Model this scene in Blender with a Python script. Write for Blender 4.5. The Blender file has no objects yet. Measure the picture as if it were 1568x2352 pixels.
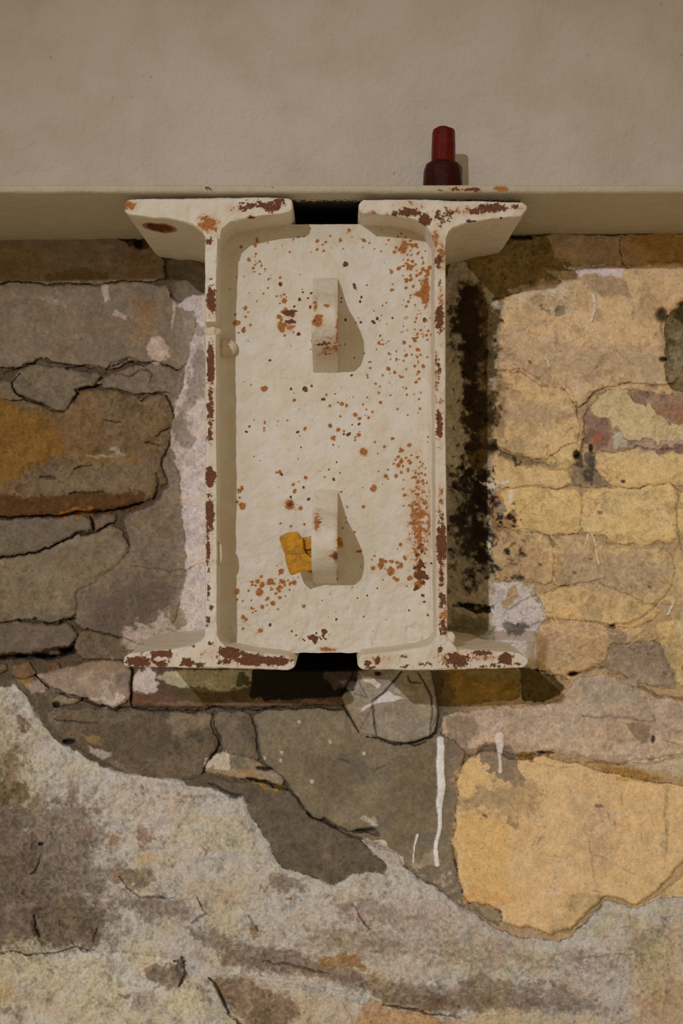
import bpy, bmesh, math, random
import numpy as np
from mathutils import Vector

# ------------------------------------------------------------------ camera, light, exposure
SC = bpy.context.scene
PX = 0.3687e-3                      # metres per photo pixel on the plane of the beam ends (y = 0)
FRAME_H = 2352 * PX
LENS = 40.0
DIST = FRAME_H * LENS / 36.0        # camera stands this far in front of the beam ends
cam_d = bpy.data.cameras.new('camera')
cam = bpy.data.objects.new('camera', cam_d)
SC.collection.objects.link(cam)
cam_d.sensor_fit = 'VERTICAL'
cam_d.sensor_height = 36.0
cam_d.sensor_width = 24.0
cam_d.lens = LENS
cam_d.clip_start = 0.05
cam.location = (0, -DIST, 0)
cam.rotation_euler = (math.pi / 2, 0, 0)
SC.camera = cam

world = bpy.data.worlds.new('room_light')
SC.world = world
world.use_nodes = True
bg = world.node_tree.nodes['Background']
bg.inputs[0].default_value = (1.0, 0.80, 0.51, 1)
bg.inputs[1].default_value = 0.33


def spot(name, loc, target, energy, color, radius, size, blend):
    ld = bpy.data.lights.new(name, 'SPOT')
    ld.energy = energy
    ld.color = color
    ld.shadow_soft_size = radius
    ld.spot_size = math.radians(size)
    ld.spot_blend = blend
    o = bpy.data.objects.new(name, ld)
    o.location = loc
    o.rotation_euler = (Vector(target) - Vector(loc)).to_track_quat('-Z', 'Y').to_euler()
    SC.collection.objects.link(o)
    return o


LPOS = (-1.30, -3.6, 1.20)
spot('spot_lamp', LPOS, (0.07, 0.1, -0.16), 238, (0.96, 1.0, 1.06), 0.022, 23, 1.0)
spot('second_spot_lamp', (-2.2, -3.0, 1.25), (0.05, 0.1, -0.1), 14, (0.95, 0.88, 1.0), 0.02, 24, 1.0)

SC.view_settings.view_transform = 'Standard'
SC.view_settings.look = 'None'
SC.view_settings.gamma = 1.0
SC.view_settings.use_curve_mapping = False
SC.view_settings.exposure = 0.0

# lit white of the photograph over its albedo: colours below are given as seen in the lamp's light
KLIT = np.array([0.62, 0.58, 0.55])


def lin(c):
    c = np.asarray(c, float) / 255.0
    return np.where(c <= 0.04045, c / 12.92, ((c + 0.055) / 1.055) ** 2.4)


def alb(c):
    return np.clip(lin(c) / KLIT, 0.004, 0.92)


# ------------------------------------------------------------------ small helpers
def P(px, py, y):
    """world point seen at photo pixel (px, py) when it lies at depth y"""
    k = PX * (1 + y / DIST)
    return ((px - 784) * k, y, (1176 - py) * k)


def P_arr(px, py, y):
    k = PX * (1 + y / DIST)
    return np.stack([(px - 784) * k, y, (1176 - py) * k], -1)


def tag(o, label=None, cat=None, kind=None, group=None):
    if label:
        o['label'] = label
    if cat:
        o['category'] = cat
    if kind:
        o['kind'] = kind
    if group:
        o['group'] = group
    return o


def mesh_obj(name, co, faces, mat, parent=None, attrs=None, smooth=True, sharp=None):
    me = bpy.data.meshes.new(name)
    co = np.asarray(co, np.float32)
    faces = np.asarray(faces, np.int32)
    n = len(faces)
    me.vertices.add(len(co))
    me.vertices.foreach_set('co', co.ravel())
    me.loops.add(n * 4)
    me.loops.foreach_set('vertex_index', faces.ravel())
    me.polygons.add(n)
    me.polygons.foreach_set('loop_start', np.arange(n, dtype=np.int32) * 4)
    me.polygons.foreach_set('loop_total', np.full(n, 4, np.int32))
    me.update(calc_edges=True)
    me.polygons.foreach_set('use_smooth', np.full(n, smooth))
    if sharp is not None:
        me.set_sharp_from_angle(angle=math.radians(sharp))
    for k, v in (attrs or {}).items():
        v = np.asarray(v, np.float32)
        if v.ndim == 1:
            a = me.attributes.new(k, 'FLOAT', 'POINT')
            a.data.foreach_set('value', v)
        else:
            a = me.attributes.new(k, 'FLOAT_COLOR', 'POINT')
            v4 = np.ones((len(v), 4), np.float32)
            v4[:, :3] = v
            a.data.foreach_set('color', v4.ravel())
    me.materials.append(mat)
    o = bpy.data.objects.new(name, me)
    SC.collection.objects.link(o)
    if parent:
        o.parent = parent
    return o


def lattice(us, vs, ws):
    """surface quads of a box lattice. returns index arrays (iu, iv, iw) of the verts and quads"""
    nu, nv, nw = len(us), len(vs), len(ws)
    quads = []

    def ids(i, j, k):
        return (i * nv + j) * nw + k

    def side(fix, val, flip):
        if fix == 0:
            a, b = np.meshgrid(np.arange(nv - 1), np.arange(nw - 1), indexing='ij')
            q = [ids(val, a, b), ids(val, a + 1, b), ids(val, a + 1, b + 1), ids(val, a, b + 1)]
        elif fix == 1:
            a, b = np.meshgrid(np.arange(nu - 1), np.arange(nw - 1), indexing='ij')
            q = [ids(a, val, b), ids(a, val, b + 1), ids(a + 1, val, b + 1), ids(a + 1, val, b)]
        else:
            a, b = np.meshgrid(np.arange(nu - 1), np.arange(nv - 1), indexing='ij')
            q = [ids(a, b, val), ids(a + 1, b, val), ids(a + 1, b + 1, val), ids(a, b + 1, val)]
        q = np.stack([x.ravel() for x in q], -1)
        if flip:
            q = q[:, ::-1]
        quads.append(q)
    side(0, 0, True); side(0, nu - 1, False)
    side(1, 0, True); side(1, nv - 1, False)
    side(2, 0, True); side(2, nw - 1, False)
    q = np.concatenate(quads)
    un, inv = np.unique(q, return_inverse=True)
    q = inv.reshape(-1, 4)
    return un // (nv * nw), (un // nw) % nv, un % nw, q


# ------------------------------------------------------------------ noise on rasters
RNG = np.random.RandomState(7)


def vnoise(X, Y, sx, sy=None, seed=0):
    """smooth value noise in 0..1 at pixel positions"""
    sy = sy or sx
    r = np.random.RandomState(seed)
    G = r.rand(512, 512)
    x = X / sx + 1000.3
    y = Y / sy + 1000.7
    xi = np.floor(x).astype(int); yi = np.floor(y).astype(int)
    fx = x - xi; fy = y - yi
    fx = fx * fx * (3 - 2 * fx); fy = fy * fy * (3 - 2 * fy)
    a = G[yi % 512, xi % 512]; b = G[yi % 512, (xi + 1) % 512]
    c = G[(yi + 1) % 512, xi % 512]; d = G[(yi + 1) % 512, (xi + 1) % 512]
    return (a * (1 - fx) + b * fx) * (1 - fy) + (c * (1 - fx) + d * fx) * fy


def fbm(X, Y, s, octs=4, seed=0, gain=0.5, asp=1.0):
    t = 0; w = 1.0; tot = 0
    for k in range(octs):
        t = t + w * vnoise(X, Y, s / 2 ** k * asp, s / 2 ** k, seed + 11 * k)
        tot += w
        w *= gain
    return t / tot


def sstep(a, b, x):
    t = np.clip((x - a) / (b - a), 0, 1)
    return t * t * (3 - 2 * t)


# ------------------------------------------------------------------ wall raster
STEP = 2.0
gx = np.arange(-220, 1790 + STEP, STEP)
gy = np.arange(500, 2540 + STEP, STEP)
GX, GY = np.meshgrid(gx, gy)
wob = (fbm(GX, GY, 46, 4, 3) - .5, fbm(GX, GY, 46, 4, 77) - .5)
wob2 = (fbm(GX, GY, 15, 3, 203, .6) - .5, fbm(GX, GY, 15, 3, 277, .6) - .5)
WX = GX + 18 * wob[0] + 7 * wob2[0]
WY = GY + 18 * wob[1] + 7 * wob2[1]
WXP = GX + 26 * wob[1] + 22 * wob2[0]      # looser outlines for stains
WYP = GY + 26 * wob[0] + 22 * wob2[1]
WX2 = GX + 9 * wob[0]
WY2 = GY + 9 * wob[1]
N1 = fbm(GX, GY, 60, 5, 21)
N2 = fbm(GX, GY, 18, 4, 31, 0.6)
N3 = fbm(GX, GY, 7, 3, 41, 0.65)
N4 = fbm(GX, GY, 26, 5, 51, 0.62, 2.2)      # stretched sideways
NB = fbm(GX, GY, 30, 5, 61, 0.8)           # ragged
NB = np.clip(.5 + (NB - .5) * 1.5, 0, 1)
NS = GX.shape

COL = np.zeros(NS + (3,))
HGT = np.zeros(NS)           # millimetres towards the camera
RGH = np.full(NS, 0.5)       # how coarse the fine relief is
LAB = np.zeros(NS, int)      # which piece a cell belongs to
PIECES = []                  # (name, label)


def box(pts, m):
    p = np.asarray(pts, float)
    x0 = max(0, int((p[:, 0].min() - m - gx[0]) / STEP)); x1 = min(len(gx), int((p[:, 0].max() + m - gx[0]) / STEP) + 2)
    y0 = max(0, int((p[:, 1].min() - m - gy[0]) / STEP)); y1 = min(len(gy), int((p[:, 1].max() + m - gy[0]) / STEP) + 2)
    return slice(y0, y1), slice(x0, x1)


def seg_dist(X, Y, pts, closed):
    p = np.asarray(pts, float)
    n = len(p)
    d = np.full(X.shape, 1e9)
    inside = np.zeros(X.shape, bool)
    tt = np.zeros(X.shape)
    for i in range(n if closed else n - 1):
        ax, ay = p[i]; bx, by = p[(i + 1) % n]
        ex, ey = bx - ax, by - ay
        L = ex * ex + ey * ey + 1e-9
        t = np.clip(((X - ax) * ex + (Y - ay) * ey) / L, 0, 1)
        dd = (X - ax - t * ex) ** 2 + (Y - ay - t * ey) ** 2
        m = dd < d
        d = np.where(m, dd, d)
        if not closed:
            tt = np.where(m, (i + t) / (n - 1), tt)
        if closed and by != ay:
            c = ((ay > Y) != (by > Y)) & (X < ex * (Y - ay) / (by - ay) + ax)
            inside ^= c
    d = np.sqrt(d)
    if closed:
        return np.where(inside, d, -d)
    return d, tt


def widen(pts):
    """outlines that leave the frame run on to the rim of the wall"""
    p = np.array(pts, float)
    p[:, 0] = np.where(p[:, 0] <= -75, -250, np.where(p[:, 0] >= 1640, 1820, p[:, 0]))
    p[:, 1] = np.where(p[:, 1] >= 2395, 2580, p[:, 1])
    return p


def soften(pts, n=2):
    p = np.asarray(pts, float)
    for _ in range(n):
        a = np.roll(p, -1, 0)
        p = np.stack([p * .86 + a * .14, p * .14 + a * .86], 1).reshape(-1, 2)
    return p


def sdf(pts, m, fine=False, loose=False):
    pts = widen(pts)
    s = box(pts, m)
    if not fine:
        pts = soften(pts, 1 if len(pts) > 14 else 2)
    A, B = (WX2, WY2) if fine else ((WXP, WYP) if loose else (WX, WY))
    return s, seg_dist(A[s], B[s], pts, True)


def piece(name, pts, col, h, bev=10, rough=.5, label=None, fine=False, amp=0, tilt=(0, 0), edge=-4.0, blend=0):
    """one stone, brick or plaster patch: its own outline, height, bevel and colour"""
    s, d = sdf(pts, 10, fine)
    xc, yc = np.mean(pts, 0)
    if xc > 1130 and 640 < yc < 1560:
        d = d + 3.5
    m = d > 0
    PIECES.append((name, label))
    LAB[s][m] = len(PIECES)
    pr = np.asarray(pts, float)
    cx, cy = pr.mean(0)
    edge = edge * (.34 if cx < 1100 or cy > 1540 else .15)
    bev = bev * 1.3
    prof = np.clip(d / bev, 0, 1)
    prof = np.sqrt(np.clip(1 - (1 - prof) ** 2, 0, 1))
    hh = h + amp * (N1[s] - .5) * 2 + tilt[0] * (GX[s] - cx) / 100 + tilt[1] * (GY[s] - cy) / 100
    new = edge + (hh - edge) * prof
    if blend:
        f = sstep(0, 1, d / blend + (NB[s] - .5) * 1.6) * m
        HGT[s] += (hh - 2.0) * sstep(0, blend, d)
    else:
        f = sstep(-.25, .25, d / 5 + (NB[s] - .5) * 1.2) * 1.0
        HGT[s] = np.where(m, new, HGT[s])
    c = alb(col)
    v = 1 + 0.30 * (N2[s] - .5) + 0.30 * (N1[s] - .5) + (.22 + .5 * rough) * (NB[s] - .5) + .7 * rough * (N3[s] - .5)
    hue = 1 + np.stack([N4[s] - .5, (N4[s] - .5) * .3, -(N4[s] - .5)], -1) * .22
    COL[s] = COL[s] * (1 - f[..., None]) + (c * v[..., None] * hue) * f[..., None]
    RGH[s] = np.where(m, rough, RGH[s])


def paint(pts, col, feather=8, op=1.0, brk=0.0, noise=None, fine=False, dh=0.0, rough=None, only=None):
    """a stain, flake or coat of paint with its own outline; brk breaks it up"""
    s, d = sdf(pts, feather + 14 + abs(brk) * 20, fine, True)
    nz = .45 * (N2 if noise is None else noise)[s] + .55 * NB[s]
    if brk:
        # the coat wears away towards its edge and in specks
        a = sstep(-.13, .13, (nz - .5) + np.clip(d / max(feather, 1), -1, 1) * .5 / brk * .5 + .0)
    else:
        a = sstep(-feather / 2, feather / 2, d)
    a = a * op
    if only is not None:
        a = a * only[s]
    c = alb(col)
    v = 1 + 0.34 * (N3[s] - .5) + .2 * (N1[s] - .5) + .3 * (NB[s] - .5)
    COL[s] = COL[s] * (1 - a[..., None]) + (c * v[..., None]) * a[..., None]
    if dh:
        HGT[s] += dh * a
    if rough is not None:
        RGH[s] = RGH[s] * (1 - a) + rough * a


def crack(pts, w=3.0, depth=5.0, col=(52, 44, 32), op=.8, lip=0.0):
    """a groove; narrows towards both ends"""
    s = box(pts, w * 3 + 14)
    xc, yc = np.mean(pts, 0)
    fine = 780 < xc < 1012 and 1535 < yc < 1712
    A, B = (WX2, WY2) if fine else (WX, WY)
    d, t = seg_dist(A[s], B[s], pts, False)
    ww = w * (0.45 + 1.1 * np.sqrt(np.clip(4 * t * (1 - t), 0, 1))) * (0.1 + 1.5 * N2[s]) * .85
    a = sstep(1.0, 0.35, d / np.maximum(ww, .6))
    HGT[s] -= depth * a
    COL[s] = COL[s] * (1 - op * a[..., None]) + alb(col) * op * a[..., None]
    if lip:
        HGT[s] += lip * sstep(4.5, 1.5, d / ww) * (1 - a)


def hole(x, y, rx, ry, depth, col=(25, 20, 12), op=.9):
    pts = [(x + rx * math.cos(a), y + ry * math.sin(a)) for a in np.linspace(0, 2 * math.pi, 9)[:-1]]
    s, d = sdf(pts, 8, True)
    a = sstep(-2, min(rx, ry) * .6, d)
    HGT[s] -= depth * a
    COL[s] = COL[s] * (1 - op * a[..., None]) + alb(col) * op * a[..., None]


# --- mortar bed everywhere first
left = sstep(1150, 980, GX)
jc = alb((98, 84, 66)) * left[..., None] + alb((180, 151, 110)) * (1 - left[..., None])
COL[:] = jc * (1 + .4 * (N2 - .5))[..., None]
HGT[:] = -.2 - 2.8 * left + 3 * (N1 - .5)
RGH[:] = .9

# ================= left upper =================
piece('plaster_patch', [(-90, 500), (300, 500), (352, 560), (378, 600), (380, 646), (200, 648), (-90, 652)], (126, 112, 94), 1, 10, .2, amp=1, edge=-2)
piece('stone', [(-90, 655), (120, 652), (378, 650), (392, 690), (470, 700), (470, 800), (424, 850), (392, 836), (330, 832), (300, 828), (250, 850),
      (220, 845), (150, 833), (100, 822), (50, 845), (-90, 862)], (128, 115, 97), 1.5, 12, .28, amp=2, edge=-1.5)
piece('stone', [(380, 590), (470, 575), (478, 700), (394, 690)], (108, 96, 76), -3, 8, .6, amp=2)
piece('mortar_patch', [(415, 845), (470, 800), (470, 1500), (330, 1500), (300, 1470), (170, 1440), (175, 1360), (260, 1300), (300, 1262), (285, 1205), (290, 1180),
      (350, 1165), (388, 1110), (372, 1060), (395, 1010), (400, 940), (384, 905), (300, 900), (240, 892), (215, 880), (260, 855), (330, 838), (395, 840)],
      (128, 114, 97), 0.5, 14, .55, amp=2.2, edge=-2)
piece('stone', [(45, 848), (110, 830), (180, 848), (232, 858), (214, 888), (178, 892), (165, 925), (140, 945), (95, 928), (42, 905), (28, 880)], (126, 114, 94), 3, 7, .6, amp=1.5)
piece('stone', [(-90, 870), (25, 872), (40, 905), (60, 918), (-90, 915)], (128, 118, 98), 1, 9, .6)
piece('stone', [(-90, 908), (60, 918), (100, 935), (138, 952), (176, 900), (240, 896), (300, 906), (380, 905), (398, 942), (392, 1010), (368, 1062), (384, 1105),
      (345, 1150), (262, 1172), (150, 1180), (-90, 1188)], (128, 108, 78), 3.5, 16, .85, amp=3, tilt=(0, -1.0), edge=-6,
      label='large ochre-stained rough stone at the left edge')
piece('stone', [(-90, 1192), (100, 1182), (206, 1188), (208, 1212), (150, 1238), (100, 1262), (60, 1275), (-90, 1282)], (112, 101, 85), 2, 8, .35, amp=1)
piece('brick', [(210, 1188), (268, 1180), (264, 1206), (212, 1214)], (112, 96, 80), 2, 6, .4)
piece('stone', [(-90, 1288), (62, 1280), (152, 1242), (212, 1220), (272, 1210), (300, 1262), (262, 1300), (176, 1362), (170, 1428), (-90, 1436)], (128, 116, 94), 2.5, 12, .45, amp=1.6)
piece('stone', [(-90, 1440), (50, 1433), (100, 1428), (150, 1434), (172, 1450), (168, 1482), (122, 1506), (-90, 1514)], (112, 100, 86), 3.5, 10, .4, amp=1.5)
piece('mortar_patch', [(176, 1444), (300, 1474), (420, 1500), (300, 1512), (270, 1518), (190, 1512), (165, 1490)], (122, 108, 88), 0, 9, .7)
piece('pebble', [(20, 1528), (70, 1520), (86, 1545), (60, 1562), (24, 1556)], (116, 92, 66), 2, 9, .6)
piece('pebble', [(-80, 1520), (10, 1522), (16, 1550), (-80, 1558)], (104, 90, 66), 1, 9, .6)
piece('pebble', [(100, 1518), (130, 1516), (138, 1534), (110, 1542)], (110, 84, 56), 1, 6, .6)
piece('stone', [(82, 1548), (140, 1528), (200, 1518), (300, 1520), (303, 1596), (292, 1614), (252, 1626), (210, 1606), (170, 1598), (126, 1590), (96, 1566)], (138, 118, 98), 4, 9, .4, amp=1.2, edge=-7)
piece('stone', [(118, 1604), (150, 1588), (192, 1602), (170, 1612), (112, 1624)], (120, 104, 80), 3, 5, .4)
piece('brick', [(304, 1500), (790, 1500), (812, 1545), (790, 1585), (792, 1620), (600, 1624), (306, 1624)], (84, 64, 50), 3, 7, .3, fine=True, amp=.5, edge=-9,
      label='dark sooty brick with peeling olive paint below the left beam')
# ================= dark stones below =================
piece('stone', [(100, 1640), (130, 1622), (190, 1624), (300, 1632), (488, 1634), (494, 1660), (508, 1700), (482, 1748), (466, 1782), (380, 1800), (300, 1780), (190, 1725), (120, 1680)],
      (106, 91, 72), 0.5, 14, .75, amp=2.5, edge=-5)
piece('stone', [(494, 1636), (572, 1632), (592, 1700), (594, 1748), (540, 1735), (512, 1722), (510, 1698), (497, 1660)], (108, 94, 76), 1, 7, .4, edge=-3)
piece('stone', [(506, 1718), (560, 1732), (600, 1752), (640, 1768), (656, 1790), (648, 1802), (604, 1795), (512, 1786), (474, 1776), (480, 1750)], (138, 118, 92), 3, 6, .5, edge=-4,
      label='small pale flint with a white chip')
piece('stone', [(470, 1786), (560, 1797), (640, 1806), (668, 1822), (700, 1872), (770, 1902), (830, 1935), (880, 1975), (892, 1990), (876, 2014), (760, 2040), (620, 1990), (560, 1880), (500, 1830)],
      (100, 87, 70), 0, 14, .6, amp=1.5, edge=-5)
piece('render_patch', [(576, 1630), (785, 1628), (806, 1660), (830, 1692), (900, 1708), (960, 1706), (1000, 1690), (1016, 1650), (1040, 1640), (1075, 1700), (1062, 1760), (1050, 1850), (1042, 1950),
      (1062, 2060), (1160, 2100), (1140, 2130), (1050, 2070), (940, 1996), (880, 1940), (820, 1925), (770, 1898), (704, 1868), (672, 1820), (656, 1788), (604, 1748), (596, 1700)],
      (114, 101, 80), 3.5, 5, .3, amp=1, edge=-3, label='smooth grey cement render under the right beam')
piece('plaster_shard', [(824, 1510), (985, 1510), (1006, 1640), (998, 1680), (985, 1692), (930, 1706), (826, 1690), (806, 1655), (786, 1608), (780, 1592), (812, 1582), (822, 1545)],
      (134, 121, 102), 6.5, 5, .3, fine=True, amp=.6, edge=0, label='cracked grey plaster shard with a white splash')
piece('brick', [(1008, 1500), (1190, 1500), (1192, 1608), (1040, 1618), (1016, 1600)], (128, 100, 44), -2, 6, .4)
piece('stone', [(1192, 1500), (1240, 1520), (1300, 1580), (1262, 1606), (1195, 1608)], (80, 66, 34), -1, 9, .7, amp=2)
piece('stone', [(1018, 1636), (1180, 1620), (1270, 1612), (1312, 1580), (1330, 1556), (1400, 1552), (1470, 1576), (1530, 1610), (1650, 1622), (1650, 1730), (1560, 1742), (1470, 1756), (1380, 1748),
      (1250, 1730), (1200, 1738), (1120, 1712), (1078, 1742), (1040, 1700), (1012, 1690)], (174, 150, 124), 3, 12, .55, amp=2, edge=-2)
piece('render_patch', [(1046, 1790), (1078, 1736), (1120, 1722), (1200, 1748), (1250, 1736), (1340, 1762), (1470, 1790), (1570, 1800), (1650, 1810), (1650, 1880), (1600, 1950), (1568, 1985), (1510, 2045), (1460, 2086),
      (1412, 2062), (1386, 2056), (1362, 2080), (1318, 2130), (1265, 2150), (1215, 2132), (1150, 2122), (1150, 2096), (1075, 2072), (1055, 2040), (1050, 1960), (1036, 1930), (1046, 1860)],
      (199, 166, 118), 8.5, 4, .25, amp=1, edge=-8, label='broad smooth patch of yellow render at lower right')
# ================= right side yellow-painted brickwork =================
piece('stone', [(1245, 500), (1422, 500), (1426, 600), (1330, 612), (1270, 590)], (150, 126, 98), -1, 8, .25)
piece('stone', [(1428, 500), (1650, 500), (1650, 600), (1430, 602)], (150, 122, 90), 0, 8, .35)
piece('stone', [(1030, 500), (1245, 500), (1270, 592), (1330, 618), (1320, 650), (1230, 652), (1150, 690), (1030, 690)], (128, 106, 62), -2, 10, .8, amp=3)
piece('stone', [(1150, 690), (1230, 655), (1326, 650), (1332, 618), (1428, 608), (1650, 604), (1650, 680), (1565, 680), (1530, 725), (1522, 800), (1526, 868), (1545, 905), (1480, 900), (1390, 886),
      (1345, 912), (1322, 930), (1304, 890), (1240, 882), (1200, 852), (1145, 852)], (187, 158, 118), 3.5, 12, .3, amp=1.6, edge=-3)
piece('stone', [(1532, 730), (1570, 690), (1650, 690), (1650, 900), (1550, 902), (1530, 866), (1528, 800)], (116, 100, 66), -4, 14, .9, amp=4)
piece('brick', [(1140, 858), (1200, 860), (1240, 890), (1300, 896), (1322, 940), (1330, 990), (1318, 1020), (1250, 1052), (1130, 1032)], (190, 160, 114), 2.5, 10, .4, amp=1.4, edge=-2)
piece('brick', [(1346, 940), (1392, 894), (1480, 906), (1560, 912), (1650, 905), (1650, 1028), (1568, 1020), (1440, 1030), (1400, 1036), (1352, 1030), (1342, 975)], (156, 124, 100), 2, 8, .6, amp=1, edge=-2,
      label='purplish brick with yellow paint peeling off')
piece('stone', [(1255, 1056), (1290, 1024), (1322, 1018), (1334, 1040), (1316, 1072), (1270, 1072)], (188, 160, 110), 2.5, 8, .4)
piece('brick', [(1130, 1045), (1190, 1062), (1250, 1074), (1300, 1080), (1312, 1112), (1130, 1118)], (190, 160, 110), 1, 8, .35)
piece('brick', [(1362, 1048), (1430, 1040), (1650, 1034), (1650, 1108), (1560, 1108), (1480, 1116), (1410, 1114), (1366, 1080)], (196, 166, 115), 3, 9, .25, amp=1, edge=-1.5)
piece('brick', [(1140, 1124), (1330, 1122), (1336, 1222), (1270, 1228), (1200, 1218), (1138, 1204)], (192, 162, 108), 2.5, 8, .35, amp=1.2, edge=-1)
piece('brick', [(1338, 1122), (1470, 1120), (1552, 1112), (1556, 1240), (1400, 1250), (1392, 1226), (1338, 1220)], (192, 164, 112), 3, 8, .3, amp=1, edge=-1)
piece('brick', [(1562, 1112), (1650, 1112), (1650, 1240), (1562, 1240)], (185, 160, 105), 3, 8, .3)
piece('brick', [(1132, 1226), (1200, 1222), (1264, 1234), (1270, 1340), (1200, 1335), (1132, 1330)], (180, 151, 106), 2, 8, .4, amp=1, edge=-1)
piece('brick', [(1272, 1234), (1392, 1230), (1400, 1256), (1540, 1262), (1545, 1345), (1500, 1388), (1380, 1342), (1290, 1342), (1272, 1340)], (180, 152, 110), 2.6, 9, .5, amp=1, edge=-1)
piece('brick', [(1550, 1250), (1650, 1250), (1650, 1390), (1515, 1390), (1550, 1345)], (176, 150, 104), 1.6, 9, .5, amp=1, edge=-1)
piece('brick', [(1216, 1376), (1280, 1352), (1376, 1346), (1500, 1392), (1514, 1400), (1500, 1424), (1440, 1438), (1340, 1428), (1250, 1418)], (186, 156, 108), 3.2, 8, .4, amp=1, edge=-2)
piece('brick', [(1230, 1440), (1300, 1424), (1400, 1442), (1480, 1442), (1440, 1480), (1392, 1478), (1384, 1528), (1290, 1548), (1240, 1540), (1222, 1500)], (178, 149, 110), 3, 10, .45, amp=1.2, edge=-2)
piece('brick', [(1506, 1428), (1650, 1400), (1650, 1560), (1560, 1580), (1540, 1530), (1520, 1480)], (180, 154, 106), 2, 9, .4)
piece('stone', [(1398, 1482), (1448, 1482), (1510, 1474), (1532, 1530), (1546, 1580), (1480, 1566), (1430, 1548), (1390, 1536)], (142, 122, 100), 2, 9, .45)
piece('plaster_patch', [(1020, 560), (1146, 690), (1140, 850), (1128, 1040), (1128, 1330), (1120, 1345), (1200, 1340), (1232, 1375), (1256, 1412), (1234, 1440), (1220, 1500), (1230, 1530), (1020, 1520)],
      (170, 156, 132), 0, 10, .6, amp=1.6, edge=-1, label='pale plaster with flaking black soot beside the right beam')
piece('plaster_patch', [(392, 700), (520, 650), (520, 1520), (290, 1520), (340, 1470), (400, 1430), (430, 1330), (420, 1200), (410, 1080), (388, 1000), (412, 900), (440, 800), (452, 720)],
      (184, 168, 156), 0.8, 9, .5, amp=1.2, edge=-1, label='whitewashed plaster edging the left beam')

# ================= rubble at the foot: rough whitewashed rock =================
R0 = [(-90, 1560), (30, 1578), (66, 1600), (76, 1640), (118, 1690), (190, 1735), (262, 1772), (300, 1776), (400, 1795), (470, 1806), (540, 1832), (566, 1826), (578, 1880), (618, 1940), (640, 1985),
      (700, 2010), (756, 2032), (800, 2012), (850, 2004), (880, 2010), (890, 1988), (860, 1960), (828, 1930), (905, 1958), (930, 1990), (1000, 2040), (1070, 2090), (1130, 2128), (1180, 2150), (1300, 2160), (1350, 2110), (1386, 2066),
      (1460, 2092), (1520, 2050), (1650, 1960), (1650, 2480), (-90, 2480)]
white = (208, 189, 172)
piece('rock', R0, white, 0.5, 14, .9, amp=7, edge=-9, label='whitewashed rough rock face across the foot of the wall')
piece('rock', [(-90, 1700), (60, 1690), (70, 1760), (62, 1850), (110, 1900), (130, 1960), (150, 2080), (240, 2100), (250, 2176), (100, 2185), (-90, 2170)], (138, 122, 104), -2, 30, 1.0, amp=5, edge=-6, blend=46)
piece('rock', [(-90, 2190), (100, 2190), (250, 2184), (400, 2200), (470, 2300), (520, 2480), (-90, 2480)], (212, 190, 170), 4, 16, .6, amp=3, edge=-2, blend=20)
piece('rock', [(490, 2180), (640, 2170), (760, 2200), (880, 2240), (1040, 2260), (1300, 2290), (1260, 2325), (1060, 2335), (880, 2305), (760, 2265), (600, 2240), (500, 2230)], (134, 116, 96), -1, 16, .7, amp=3, edge=-7, blend=24)
piece('rock', [(480, 2244), (600, 2250), (760, 2280), (880, 2318), (1060, 2346), (1200, 2356), (1200, 2480), (560, 2480), (520, 2330)], (208, 184, 158), 3, 14, .9, amp=4, edge=-6, blend=20)
piece('rock', [(1440, 2180), (1530, 2100), (1650, 2060), (1650, 2480), (1440, 2480), (1420, 2300)], (196, 178, 148), 3, 24, .9, amp=6, edge=-4, blend=50)
piece('rock', [(500, 2240), (480, 2250), (500, 2300), (560, 2352), (600, 2430), (680, 2430), (660, 2352), (700, 2330), (680, 2290), (600, 2262), (560, 2230)], (142, 122, 98), -1, 10, .8, amp=3, edge=-6, blend=16)
piece('render_patch', [(1470, 2084), (1530, 2040), (1600, 1990), (1650, 1950), (1650, 2040), (1560, 2062), (1520, 2060)], (186, 160, 112), -1, 8, .5)

# ------------------------------------------------------------------ stains and coats
blackish = (50, 40, 28)
# left upper
paint([(-90, 560), (90, 560), (110, 650), (-90, 652)], (120, 102, 62), 24, .6, .6)
paint([(110, 625), (260, 620), (240, 650), (100, 652)], (96, 82, 48), 12, .8, .6)
paint([(250, 520), (330, 530), (345, 570), (300, 560), (270, 545)], (70, 48, 30), 8, .95, .5)
paint([(300, 570), (372, 590), (372, 640), (290, 640)], (120, 98, 62), 16, .7, .4)
paint([(300, 670), (360, 690), (350, 780), (310, 770)], (140, 112, 78), 22, .7, .5)
paint([(225, 655), (248, 652), (246, 680), (232, 690)], (178, 164, 150), 6, .95, .5)
paint([(80, 676), (150, 690), (168, 712), (120, 700)], (160, 146, 134), 8, .7, .7)
paint([(262, 700), (290, 715), (285, 728), (262, 712)], (172, 158, 144), 5, .9, .6)
paint([(338, 795), (352, 770), (382, 778), (390, 810), (372, 830), (340, 820)], (182, 166, 150), 9, .95, .6)
paint([(395, 690), (402, 690), (400, 740), (396, 762)], (186, 172, 158), 3, .9, 0, fine=True)
paint([(-90, 905), (70, 925), (130, 970), (150, 1040), (60, 1095), (-90, 1110)], (142, 106, 44), 36, .85, .5)
paint([(120, 960), (220, 900), (250, 1010), (160, 1060)], (142, 112, 76), 30, .6, .5)
paint([(60, 1080), (300, 1040), (370, 1060), (340, 1130), (200, 1140), (60, 1130)], (138, 120, 96), 26, .8, .6, noise=N4)
paint([(170, 1030), (300, 1040), (340, 1060), (200, 1066)], (140, 108, 52), 14, .6, .5)
paint([(-90, 1140), (100, 1140), (340, 1130), (330, 1160), (240, 1180), (-90, 1196)], (94, 62, 28), 14, .85, .6, noise=N4)
paint([(120, 1172), (220, 1170), (210, 1184), (130, 1184)], (160, 112, 44), 7, .9, .4)
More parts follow.
